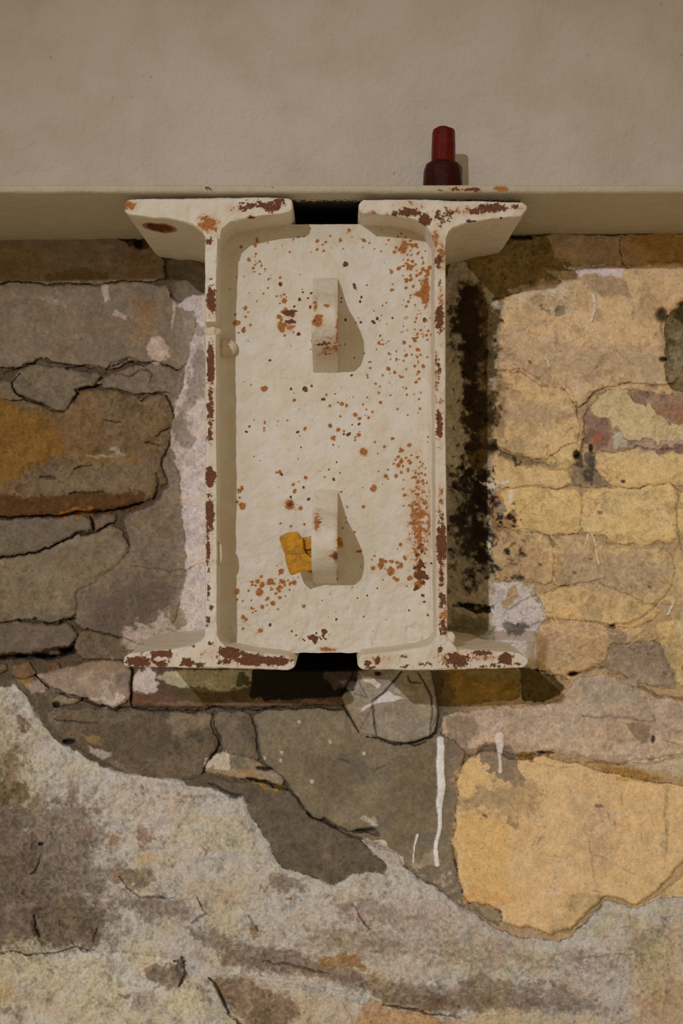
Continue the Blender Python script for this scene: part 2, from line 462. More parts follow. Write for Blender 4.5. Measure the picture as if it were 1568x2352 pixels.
paint([(242, 1026), (275, 1028), (285, 1050), (262, 1052)], (168, 158, 142), 5, .95, .2)
paint([(190, 1045), (240, 1042), (285, 1058), (240, 1056)], (176, 158, 134), 4, .8, .6)
paint([(270, 1350), (370, 1330), (390, 1380), (330, 1450), (250, 1480), (200, 1440)], (100, 88, 78), 34, .8, .7, noise=N3)
paint([(320, 1430), (430, 1400), (470, 1470), (430, 1500), (290, 1500), (270, 1478)], (182, 166, 152), 22, .95, .7)
paint([(395, 1400), (425, 1395), (420, 1440), (388, 1450)], (134, 120, 94), 10, .9, .4)
paint([(-90, 1440), (100, 1440), (160, 1480), (100, 1505), (-90, 1510)], (106, 94, 84), 20, .5, .5)
paint([(230, 1565), (262, 1560), (260, 1600), (240, 1602)], (164, 148, 132), 6, .8, .7)
paint([(200, 1600), (240, 1606), (288, 1594), (285, 1612), (250, 1622)], (172, 156, 142), 6, .9, .6)
paint([(270, 1550), (300, 1530), (302, 1570), (280, 1590)], (118, 102, 90), 10, .6, .3)
paint([(60, 1560), (95, 1558), (105, 1590), (70, 1592)], (168, 146, 126), 6, .8, .6)
paint([(38, 1556), (86, 1560), (84, 1570), (60, 1574)], (140, 108, 50), 5, .8, .4)
# peeled brick under the left beam
olive = (150, 140, 112)
paint([(380, 1540), (600, 1538), (608, 1560), (585, 1572), (545, 1588), (480, 1590), (410, 1580), (360, 1560)], (152, 141, 112), 8, 1, .5, fine=True)
paint([(304, 1540), (340, 1540), (372, 1572), (350, 1590), (310, 1600)], (176, 162, 150), 8, .95, .6)
paint([(390, 1578), (540, 1590), (590, 1570), (604, 1612), (420, 1612)], (74, 62, 32), 8, .8, .5)
paint([(550, 1545), (565, 1540), (585, 1572), (540, 1582)], (66, 62, 34), 5, .9, .4)
paint([(580, 1540), (790, 1530), (808, 1560), (788, 1600), (600, 1612), (575, 1600)], (26, 18, 11), 8, 1, .4, fine=True)
paint([(735, 1540), (812, 1538), (815, 1575), (790, 1588), (765, 1580)], (72, 58, 48), 10, .9, .5)
paint([(306, 1592), (340, 1596), (420, 1612), (420, 1622), (306, 1620)], (98, 66, 48), 8, .8, .6)
paint([(330, 1612), (780, 1610), (790, 1622), (330, 1622)], (112, 88, 70), 5, .7, .7)
# dark stones
paint([(380, 1640), (490, 1640), (490, 1665), (400, 1690)], (134, 116, 92), 20, .7, .6)
paint([(240, 1660), (360, 1650), (420, 1720), (300, 1760), (200, 1720)], (92, 78, 60), 30, .6, .6, noise=N4)
paint([(186, 1684), (230, 1688), (240, 1708), (200, 1702)], (140, 114, 72), 6, .8, .4)
paint([(205, 1712), (250, 1722), (260, 1740), (215, 1736)], (170, 156, 144), 6, .9, .8)
paint([(110, 1645), (145, 1650), (150, 1690), (120, 1690)], (120, 108, 98), 8, .6, .6)
paint([(470, 1750), (505, 1728), (530, 1740), (528, 1768), (470, 1772)], (184, 168, 144), 5, .95, .3)
paint([(530, 1740), (556, 1735), (575, 1765), (532, 1766)], (114, 104, 84), 4, .9, .3)
paint([(540, 1766), (600, 1770), (655, 1798), (620, 1798)], (146, 116, 66), 6, .8, .5)
paint([(585, 1770), (640, 1772), (652, 1785), (640, 1796), (600, 1788)], (150, 136, 116), 8, .7, .3)
paint([(565, 1795), (650, 1806), (664, 1818), (600, 1812)], (150, 114, 52), 5, .85, .5)
paint([(545, 1640), (575, 1640), (592, 1700), (590, 1735), (560, 1700)], (86, 72, 58), 10, .7, .4)
paint([(480, 1800), (560, 1800), (600, 1830), (560, 1850)], (92, 78, 66), 12, .5, .5)
# cement render and its drips
paint([(900, 1700), (1040, 1700), (1042, 1780), (980, 1900), (900, 1960)], (104, 90, 66), 50, .6, .5)
paint([(690, 1730), (800, 1720), (860, 1770), (800, 1840), (720, 1830)], (96, 84, 64), 40, .6, .6)
paint([(1030, 1700), (1075, 1690), (1070, 1740), (1045, 1780), (1052, 1860), (1030, 1850)], (122, 104, 86), 16, .7, .4)
for (x, y) in [(608, 1740), (648, 1728), (715, 1795), (758, 1703), (836, 1731), (645, 1745), (684, 1660), (830, 1650)]:
    paint([(x - 4, y - 4), (x + 4, y - 3), (x + 3, y + 4), (x - 3, y + 3)], (176, 162, 140), 3, .9, .3, fine=True, dh=.6)
paint([(835, 1875), (870, 1878), (868, 1888), (825, 1886)], (156, 142, 122), 4, .8, .7)
paint([(852, 1882), (860, 1880), (870, 1886), (846, 1890)], (170, 154, 134), 3, .8, .4)
paint([(1005, 1955), (940, 1988), (950, 1992), (1010, 1985)], (150, 134, 112), 4, .6, .6)
paint([(828, 1925), (880, 1930), (930, 1975), (930, 1995), (890, 1985), (850, 1945)], (180, 164, 148), 6, .9, .3)
# shard splash
paint([(815, 1643), (838, 1622), (860, 1612), (888, 1585), (900, 1596), (925, 1604), (900, 1612), (868, 1614), (845, 1626)], (196, 182, 172), 4, 1, .15, fine=True, dh=.4)
paint([(832, 1552), (860, 1556), (878, 1572), (870, 1580), (850, 1566), (836, 1562)], (188, 174, 158), 4, .95, .3, fine=True, dh=.3)
paint([(812, 1600), (850, 1640), (850, 1680), (826, 1690), (800, 1650)], (134, 112, 88), 14, .6, .3)
# olive brick
paint([(1000, 1545), (1030, 1545), (1036, 1612), (1010, 1620)], (92, 76, 40), 10, .8, .4)
paint([(1060, 1540), (1188, 1540), (1188, 1560), (1080, 1566)], (116, 104, 62), 12, .7, .5)
# brown stone right
paint([(1020, 1640), (1090, 1640), (1090, 1700), (1030, 1690)], (130, 110, 88), 20, .7, .4)
paint([(1290, 1620), (1400, 1640), (1360, 1680), (1290, 1660)], (166, 150, 128), 22, .5, .6)
paint([(1330, 1560), (1470, 1570), (1480, 1620), (1360, 1620)], (156, 144, 126), 22, .6, .6)
paint([(1430, 1660), (1480, 1650), (1500, 1690), (1470, 1710)], (128, 104, 78), 9, .8, .5)
paint([(1280, 1668), (1330, 1664), (1320, 1690), (1280, 1690)], (176, 158, 138), 10, .6, .7)
# yellow render weathering
Yw = (206, 170, 104)
paint([(1046, 1880), (1100, 1850), (1170, 1880), (1170, 2060), (1075, 2068), (1060, 2000)], (200, 160, 98), 40, .75, .4)
paint([(1045, 1780), (1120, 1770), (1140, 1830), (1060, 1840)], (202, 166, 106), 30, .6, .4)
paint([(1120, 1706), (1178, 1716), (1188, 1770), (1216, 1790), (1200, 1812), (1160, 1800), (1126, 1766), (1100, 1730)], (124, 106, 86), 8, .95, .25)
paint([(1060, 1715), (1110, 1716), (1096, 1736), (1066, 1742)], (140, 118, 90), 8, .9, .4)
paint([(1150, 1795), (1230, 1800), (1240, 1870), (1180, 1900), (1130, 1870), (1060, 1840)], (146, 122, 88), 30, .7, 1.3)
paint([(1060, 1830), (1160, 1800), (1180, 1830), (1060, 1880)], (140, 118, 90), 24, .55, 1.3)
paint([(1162, 1880), (1190, 1884), (1186, 1906), (1166, 1900)], (138, 114, 78), 6, .9, .3)
paint([(1118, 1860), (1128, 1866), (1124, 1876), (1112, 1870)], (104, 88, 72), 4, .9, .2)
paint([(1078, 2062), (1130, 2070), (1154, 2090), (1150, 2120), (1120, 2110)], (130, 116, 90), 8, 1, .3)
paint([(1310, 1830), (1410, 1840), (1400, 2000), (1330, 2000)], (158, 134, 106), 26, .6, 1.5, noise=N3)
paint([(1360, 1850), (1390, 1846), (1392, 1860), (1366, 1862)], (112, 96, 82), 5, .9, .4)
paint([(1380, 1855), (1420, 1850), (1440, 1950), (1400, 1930)], (190, 160, 130), 40, .6, .5)
paint([(1240, 1726), (1262, 1724), (1290, 1732), (1232, 1734)], (90, 66, 26), 5, .9, .3)
paint([(1180, 1722), (1236, 1726), (1226, 1750), (1188, 1742)], (140, 104, 38), 6, .95, .3, dh=-1.5)
paint([(1345, 1756), (1420, 1762), (1530, 1790), (1500, 1800), (1400, 1778)], (160, 118, 46), 12, .85, .6)
paint([(1440, 1745), (1600, 1735), (1600, 1775), (1480, 1770)], (196, 178, 146), 14, .8, .7, noise=N4)
paint([(1520, 1800), (1536, 1800), (1534, 1960), (1526, 1980)], (156, 136, 98), 6, .75, .3)
for (x, y, w_) in [(1425, 1840, 3), (1395, 1880, 3), (1410, 1900, 3), (1440, 1900, 2), (1470, 1925, 2)]:
    paint([(x - w_, y - 14), (x + w_, y - 12), (x + w_ + 3, y + 14)], (140, 118, 92), 3, .8, .2, fine=True)
paint([(1055, 2030), (1180, 2060), (1200, 2080), (1060, 2075)], (190, 142, 84), 16, .6, .5)
# right upper masonry
paint([(1290, 612), (1434, 610), (1426, 630), (1394, 640), (1340, 626)], (198, 180, 176), 7, 1, .2)
paint([(1330, 632), (1440, 640), (1450, 690), (1360, 676)], (152, 126, 98), 18, .85, .3)
paint([(1430, 560), (1530, 520), (1650, 560), (1650, 608), (1500, 606)], (142, 106, 40), 24, .7, .5)
paint([(1170, 655), (1240, 645), (1320, 650), (1300, 680), (1180, 690)], (188, 168, 142), 16, .8, .5)
paint([(1140, 740), (1200, 800), (1240, 870), (1150, 870)], (172, 142, 112), 30, .6, .5)
paint([(1210, 790), (1400, 800), (1520, 800), (1520, 870), (1340, 880), (1260, 860)], (156, 132, 102), 50, .75, .7)
paint([(1470, 650), (1540, 660), (1520, 740), (1460, 730)], (164, 134, 96), 24, .6, .6)
paint([(1246, 702), (1262, 700), (1262, 718), (1248, 716)], (120, 108, 84), 4, .9, .1)
paint([(1270, 698), (1298, 698), (1298, 716), (1276, 718)], (120, 108, 84), 4, .9, .1)
paint([(1140, 870), (1170, 872), (1165, 1010), (1130, 1010)], (132, 108, 74), 18, .8, .8)
paint([(1130, 925), (1240, 935), (1330, 940), (1320, 975), (1130, 975)], (158, 132, 104), 22, .65, .7, noise=N4)
paint([(1205, 835), (1260, 835), (1275, 870), (1246, 890)], (150, 126, 94), 9, .8, .5)
paint([(1352, 935), (1392, 896), (1446, 896), (1456, 925), (1512, 938), (1530, 975), (1650, 985), (1650, 1012), (1450, 1012), (1420, 985), (1380, 958)], (204, 176, 130), 7, 1, .25, dh=1.4)
paint([(1444, 905), (1480, 915), (1482, 936), (1456, 925)], (132, 110, 88), 6, .9, .4)
paint([(1500, 925), (1650, 915), (1650, 975), (1534, 965)], (146, 108, 80), 18, .8, .6)
paint([(1345, 955), (1372, 955), (1398, 975), (1400, 1020), (1350, 1025)], (134, 104, 86), 8, .9, .4)
paint([(1364, 996), (1384, 996), (1382, 1016), (1366, 1014)], (150, 88, 56), 6, .9, .3)
paint([(1402, 985), (1424, 988), (1442, 1008), (1438, 1032), (1412, 1026)], (176, 166, 144), 5, 1, .3)
paint([(1440, 1012), (1650, 1010), (1650, 1036), (1440, 1034)], (176, 152, 130), 8, .85, .6)
paint([(1500, 1022), (1560, 1018), (1600, 1034), (1500, 1036)], (128, 100, 88), 6, .85, .6)
paint([(1345, 1028), (1400, 1032), (1390, 1044), (1348, 1040)], (196, 160, 128), 5, .8, .4)
paint([(1150, 1036), (1190, 1050), (1290, 1070), (1260, 1080), (1150, 1056)], (130, 108, 74), 9, .8, .6)
paint([(1316, 1060), (1366, 1044), (1372, 1080), (1410, 1108), (1318, 1116)], (148, 126, 96), 12, .9, .5)
paint([(1316, 1036), (1340, 1040), (1334, 1080), (1320, 1076)], (70, 54, 34), 8, .8, .4)
paint([(1344, 1040), (1362, 1036), (1364, 1112), (1340, 1100)], (66, 62, 50), 8, .8, 1.1, noise=N3)
paint([(1546, 690), (1650, 680), (1650, 760), (1540, 740)], (62, 50, 20), 14, .9, .5)
paint([(1535, 770), (1650, 760), (1650, 850), (1540, 840)], (150, 140, 108), 22, .6, .8)
paint([(1090, 1150), (1150, 1130), (1160, 1190), (1190, 1190), (1180, 1215), (1140, 1230)], (146, 112, 76), 14, .85, .6)
paint([(1140, 1180), (1158, 1184), (1156, 1204), (1144, 1200)], (46, 34, 20), 5, .95, .2, dh=-3)
paint([(1172, 1184), (1182, 1184), (1182, 1198), (1172, 1196)], (46, 34, 20), 4, .95, .2, dh=-3)
paint([(1134, 1160), (1166, 1162), (1164, 1184), (1146, 1188)], (132, 120, 100), 7, .8, .3)
paint([(1136, 1220), (1200, 1222), (1250, 1260), (1260, 1330), (1140, 1330)], (164, 134, 98), 26, .75, .6)
paint([(1290, 1260), (1400, 1280), (1530, 1290), (1520, 1340), (1400, 1370), (1290, 1330)], (160, 136, 106), 34, .75, .8)
paint([(1340, 1140), (1400, 1140), (1396, 1180), (1345, 1180)], (166, 140, 104), 16, .6, .7)
paint([(1230, 1450), (1310, 1450), (1320, 1500), (1240, 1520)], (172, 144, 112), 24, .7, .3)
paint([(1390, 1450), (1436, 1450), (1440, 1500), (1400, 1510)], (134, 114, 92), 10, .8, .4)
paint([(1450, 1490), (1520, 1470), (1545, 1560), (1470, 1550)], (138, 118, 98), 12, .8, .2)
paint([(1550, 1380), (1650, 1370), (1650, 1560), (1570, 1560)], (190, 176, 140), 24, .6, .9)
for (x, y) in [(1218, 830), (1180, 1250), (1205, 1277), (1317, 1316), (1355, 1285), (1240, 1298), (1378, 1175), (1490, 1348)]:
    paint([(x - 5, y - 4), (x + 5, y - 3), (x + 4, y + 4), (x - 4, y + 3)], (96, 82, 62), 3, .8, .4, fine=True)
# soot on the strip beside the right web
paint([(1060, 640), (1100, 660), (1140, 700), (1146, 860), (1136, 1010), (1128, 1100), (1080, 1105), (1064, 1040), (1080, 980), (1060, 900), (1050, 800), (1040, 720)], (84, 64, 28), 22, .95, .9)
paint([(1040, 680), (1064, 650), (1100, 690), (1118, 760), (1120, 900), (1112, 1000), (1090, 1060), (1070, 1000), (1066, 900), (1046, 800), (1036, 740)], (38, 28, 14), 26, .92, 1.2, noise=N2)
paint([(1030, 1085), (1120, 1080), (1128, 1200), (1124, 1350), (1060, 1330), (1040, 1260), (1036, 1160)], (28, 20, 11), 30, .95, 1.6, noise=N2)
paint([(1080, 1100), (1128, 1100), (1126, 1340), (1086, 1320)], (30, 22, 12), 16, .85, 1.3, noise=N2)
paint([(1028, 820), (1056, 830), (1064, 930), (1052, 1080), (1026, 1080)], (176, 162, 134), 10, .9, .3)
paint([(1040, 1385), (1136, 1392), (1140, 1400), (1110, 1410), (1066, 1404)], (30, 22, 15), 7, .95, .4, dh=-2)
paint([(1030, 1420), (1130, 1412), (1120, 1490), (1030, 1490)], (110, 104, 72), 20, .8, .5)
paint([(1126, 1335), (1200, 1342), (1250, 1390), (1252, 1418), (1222, 1460), (1230, 1520), (1180, 1500), (1136, 1490)], (196, 182, 170), 9, 1, .3, dh=1.2)
paint([(1155, 1422), (1200, 1430), (1220, 1448), (1180, 1452), (1160, 1440)], (76, 68, 56), 8, .8, .9)
paint([(1180, 1350), (1200, 1362), (1165, 1400), (1150, 1390)], (160, 130, 88), 7, .85, .3)
paint([(1200, 1342), (1230, 1346), (1228, 1362), (1204, 1358)], (198, 184, 168), 5, .9, .3, dh=.8)
paint([(1120, 1245), (1134, 1250), (1130, 1270), (1122, 1268)], (190, 176, 156), 5, .9, .3)
paint([(1100, 1108), (1160, 1104), (1180, 1112), (1110, 1118)], (198, 186, 170), 5, .9, .5)
paint([(1172, 1125), (1180, 1125), (1178, 1158), (1170, 1160)], (200, 186, 170), 4, .95, 0, fine=True, dh=.5)
# left whitewash break up
paint([(440, 820), (470, 800), (470, 900), (420, 960), (418, 1020), (400, 1010)], (126, 112, 96), 14, .8, 1.0)
paint([(392, 960), (430, 960), (442, 1030), (410, 1040)], (132, 118, 102), 9, .8, .5)
paint([(455, 740), (470, 735), (468, 770), (450, 775)], (126, 118, 98), 7, .7, .6)
# rubble colours
darkg = (132, 114, 96)
paint([(-90, 1600), (30, 1620), (60, 1680), (40, 1760), (-90, 1760)], (148, 138, 112), 60, .6, 1.2)
paint([(40, 1635), (70, 1650), (66, 1690), (46, 1680)], (116, 92, 72), 9, .85, .7)
paint([(60, 1820), (200, 1840), (260, 1980), (280, 2120), (240, 2180), (100, 2185), (-90, 2170), (-90, 1840)], (122, 108, 94), 50, .85, 1.3, noise=N4)
paint([(-90, 1790), (60, 1800), (60, 1850), (-90, 1860)], (114, 102, 66), 24, .8, .8)
paint([(120, 2070), (180, 2060), (250, 2100), (230, 2170), (100, 2180)], (112, 98, 82), 26, .7, .8)
paint([(80, 2080), (90, 2090), (88, 2160), (74, 2150)], (70, 58, 42), 6, .8, .6)
paint([(255, 1985), (330, 2000), (340, 2030), (290, 2036), (262, 2010)], (136, 114, 94), 14, .8, .4)
paint([(285, 1990), (350, 2000), (360, 2025), (320, 2036), (290, 2020)], (126, 114, 98), 12, .7, .4)
paint([(305, 1908), (345, 1908), (350, 1930), (320, 1930)], (158, 130, 108), 8, .8, .4)
paint([(250, 1908), (268, 1912), (264, 1938), (252, 1932)], (160, 134, 96), 7, .8, .3)
paint([(318, 1936), (345, 1936), (340, 1955), (322, 1952)], (140, 120, 100), 6, .8, .3)
paint([(262, 2062), (330, 2062), (440, 2070), (450, 2110), (350, 2120), (290, 2100)], (134, 120, 106), 20, .8, .9)
paint([(320, 1960), (400, 1964), (380, 1984), (310, 1980)], (200, 178, 128), 16, .6, .3)
paint([(390, 2040), (520, 2020), (640, 2060), (560, 2080), (400, 2070)], (200, 180, 150), 30, .4, .5)
paint([(620, 2010), (700, 2020), (700, 2050), (640, 2050)], (122, 108, 90), 12, .7, .8)
paint([(420, 2125), (520, 2140), (600, 2180), (700, 2190), (640, 2215), (520, 2190), (430, 2150)], (134, 118, 104), 20, .8, .8)
paint([(750, 2060), (860, 2060), (900, 2110), (820, 2120), (760, 2100)], (150, 132, 116), 26, .7, .9)
paint([(700, 2130), (900, 2140), (960, 2180), (800, 2200), (700, 2170)], (144, 126, 108), 30, .7, 1.0, noise=N4)
paint([(940, 2150), (1200, 2180), (1440, 2200), (1440, 2260), (1200, 2230), (980, 2200)], (152, 136, 122), 40, .7, 1.1, noise=N4)
paint([(900, 2080), (1060, 2090), (1200, 2160), (1180, 2200), (1000, 2160)], (166, 148, 134), 50, .6, 1.2, noise=N3)
paint([(860, 2090), (990, 2100), (980, 2150), (930, 2160)], (158, 146, 130), 20, .7, .4)
paint([(570, 2120), (592, 2124), (594, 2150), (576, 2146)], (140, 108, 78), 6, .8, .3)
paint([(655, 2064), (668, 2066), (668, 2074), (656, 2072)], (150, 98, 44), 3, .9, .2)
paint([(725, 2205), (790, 2195), (830, 2215), (860, 2230), (740, 2222)], (146, 104, 56), 10, .8, .6)
paint([(1060, 2230), (1180, 2250), (1300, 2270), (1420, 2330), (1200, 2330), (1060, 2290)], (132, 116, 102), 30, .85, 1.1, noise=N4)
paint([(860, 2290), (1060, 2300), (1070, 2330), (900, 2316)], (112, 90, 66), 12, .7, .6, noise=N4)
paint([(820, 2300), (900, 2310), (1060, 2350), (1050, 2400), (840, 2400)], (190, 152, 112), 18, .85, .5)
paint([(1060, 2330), (1200, 2330), (1400, 2352), (1400, 2430), (1060, 2430)], (200, 180, 144), 22, .7, .8)
paint([(1440, 2120), (1530, 2120), (1500, 2200), (1450, 2240)], (160, 146, 112), 30, .7, .8)
paint([(1470, 2280), (1650, 2260), (1650, 2330), (1480, 2330)], (176, 148, 110), 26, .6, .8)
paint([(330, 2220), (420, 2210), (425, 2260), (380, 2275), (335, 2255)], (112, 98, 82), 12, .85, .6)
paint([(410, 2200), (424, 2200), (424, 2250), (408, 2262)], (82, 70, 52), 6, .8, .3)
paint([(-90, 2210), (20, 2220), (30, 2320), (-90, 2330)], (202, 180, 132), 26, .6, .5)
paint([(300, 2280), (360, 2280), (350, 2330), (310, 2320)], (150, 134, 120), 14, .7, .5)
paint([(-90, 2318), (28, 2320), (20, 2332), (-90, 2340)], (140, 130, 118), 5, .7, .4)
paint([(1300, 2050), (1390, 2050), (1380, 2090), (1310, 2140), (1250, 2150)], (104, 94, 62), 10, .3, .3)

# ------------------------------------------------------------------ rubble relief
rub = seg_dist(WX, WY, soften(widen(R0), 1), True)
rub = sstep(0, 30, rub)
HGT += rub * (10 * (fbm(GX, GY, 150, 5, 91, .55, 1.6) - .5) + 6.5 * (fbm(GX, GY, 36, 5, 93, .65) - .5) + 3.4 * (N3 - .5))
HGT += rub * 2.2 * (1 - np.abs(fbm(GX, GY, 30, 3, 95) * 2 - 1) * 3).clip(0, 1) * N1
# lumps in the left rock
lum = sstep(300, 200, GX) * sstep(1820, 1900, GY) * sstep(2190, 2150, GY)
HGT += lum * 9 * (fbm(GX, GY, 22, 3, 97, .5, 1.7) - .5)
COL *= (1 + (rub * .22 + .10) * (N3 - .5) * 2)[..., None]
wn = fbm(GX, GY, 44, 5, 99, .7, 1.5)
wa = (.42 * rub * sstep(.39, .31, .5 * wn + .5 * NB))[..., None]
COL[:] = COL * (1 - wa) + alb((128, 110, 92)) * wa
pk_ = (.3 * rub * sstep(.60, .70, fbm(GX, GY, 34, 4, 103, .6)))[..., None]
COL[:] = COL * (1 - pk_) + alb((186, 156, 132)) * pk_
COL[..., 2] *= 1 - .14 * rub * sstep(.45, .7, fbm(GX, GY, 90, 3, 101))
# general relief of stones
gen = 1 - rub
HGT += gen * (RGH + .12) * (3.6 * (N2 - .5) + 2.6 * (N3 - .5) + 3.2 * (N4 - .5))
wg = (.30 * gen * sstep(.60, .70, NB) * sstep(1150, 1000, GX))[..., None]
COL[:] = COL * (1 - wg * .6) + COL * .62 * wg * .6
lg = (.35 * gen * sstep(.62, .74, fbm(GX, GY, 40, 5, 141, .75, 1.8)))[..., None]
COL[:] = COL * (1 + lg * .55)
# small chips in yellow masonry
yr = sstep(1120, 1160, GX) * sstep(1600, 1560, GY) * sstep(640, 680, GY)
chip = fbm(GX, GY, 34, 4, 111, .6)
cm = yr * sstep(.63, .66, chip)
HGT -= cm * 1.2
COL *= (1 - .16 * cm)[..., None]
vein = np.abs(fbm(GX, GY, 90, 4, 113, .55) - .5)
vm = yr * sstep(.012, .003, vein) * sstep(.48, .6, N1)
HGT -= vm * 2.0

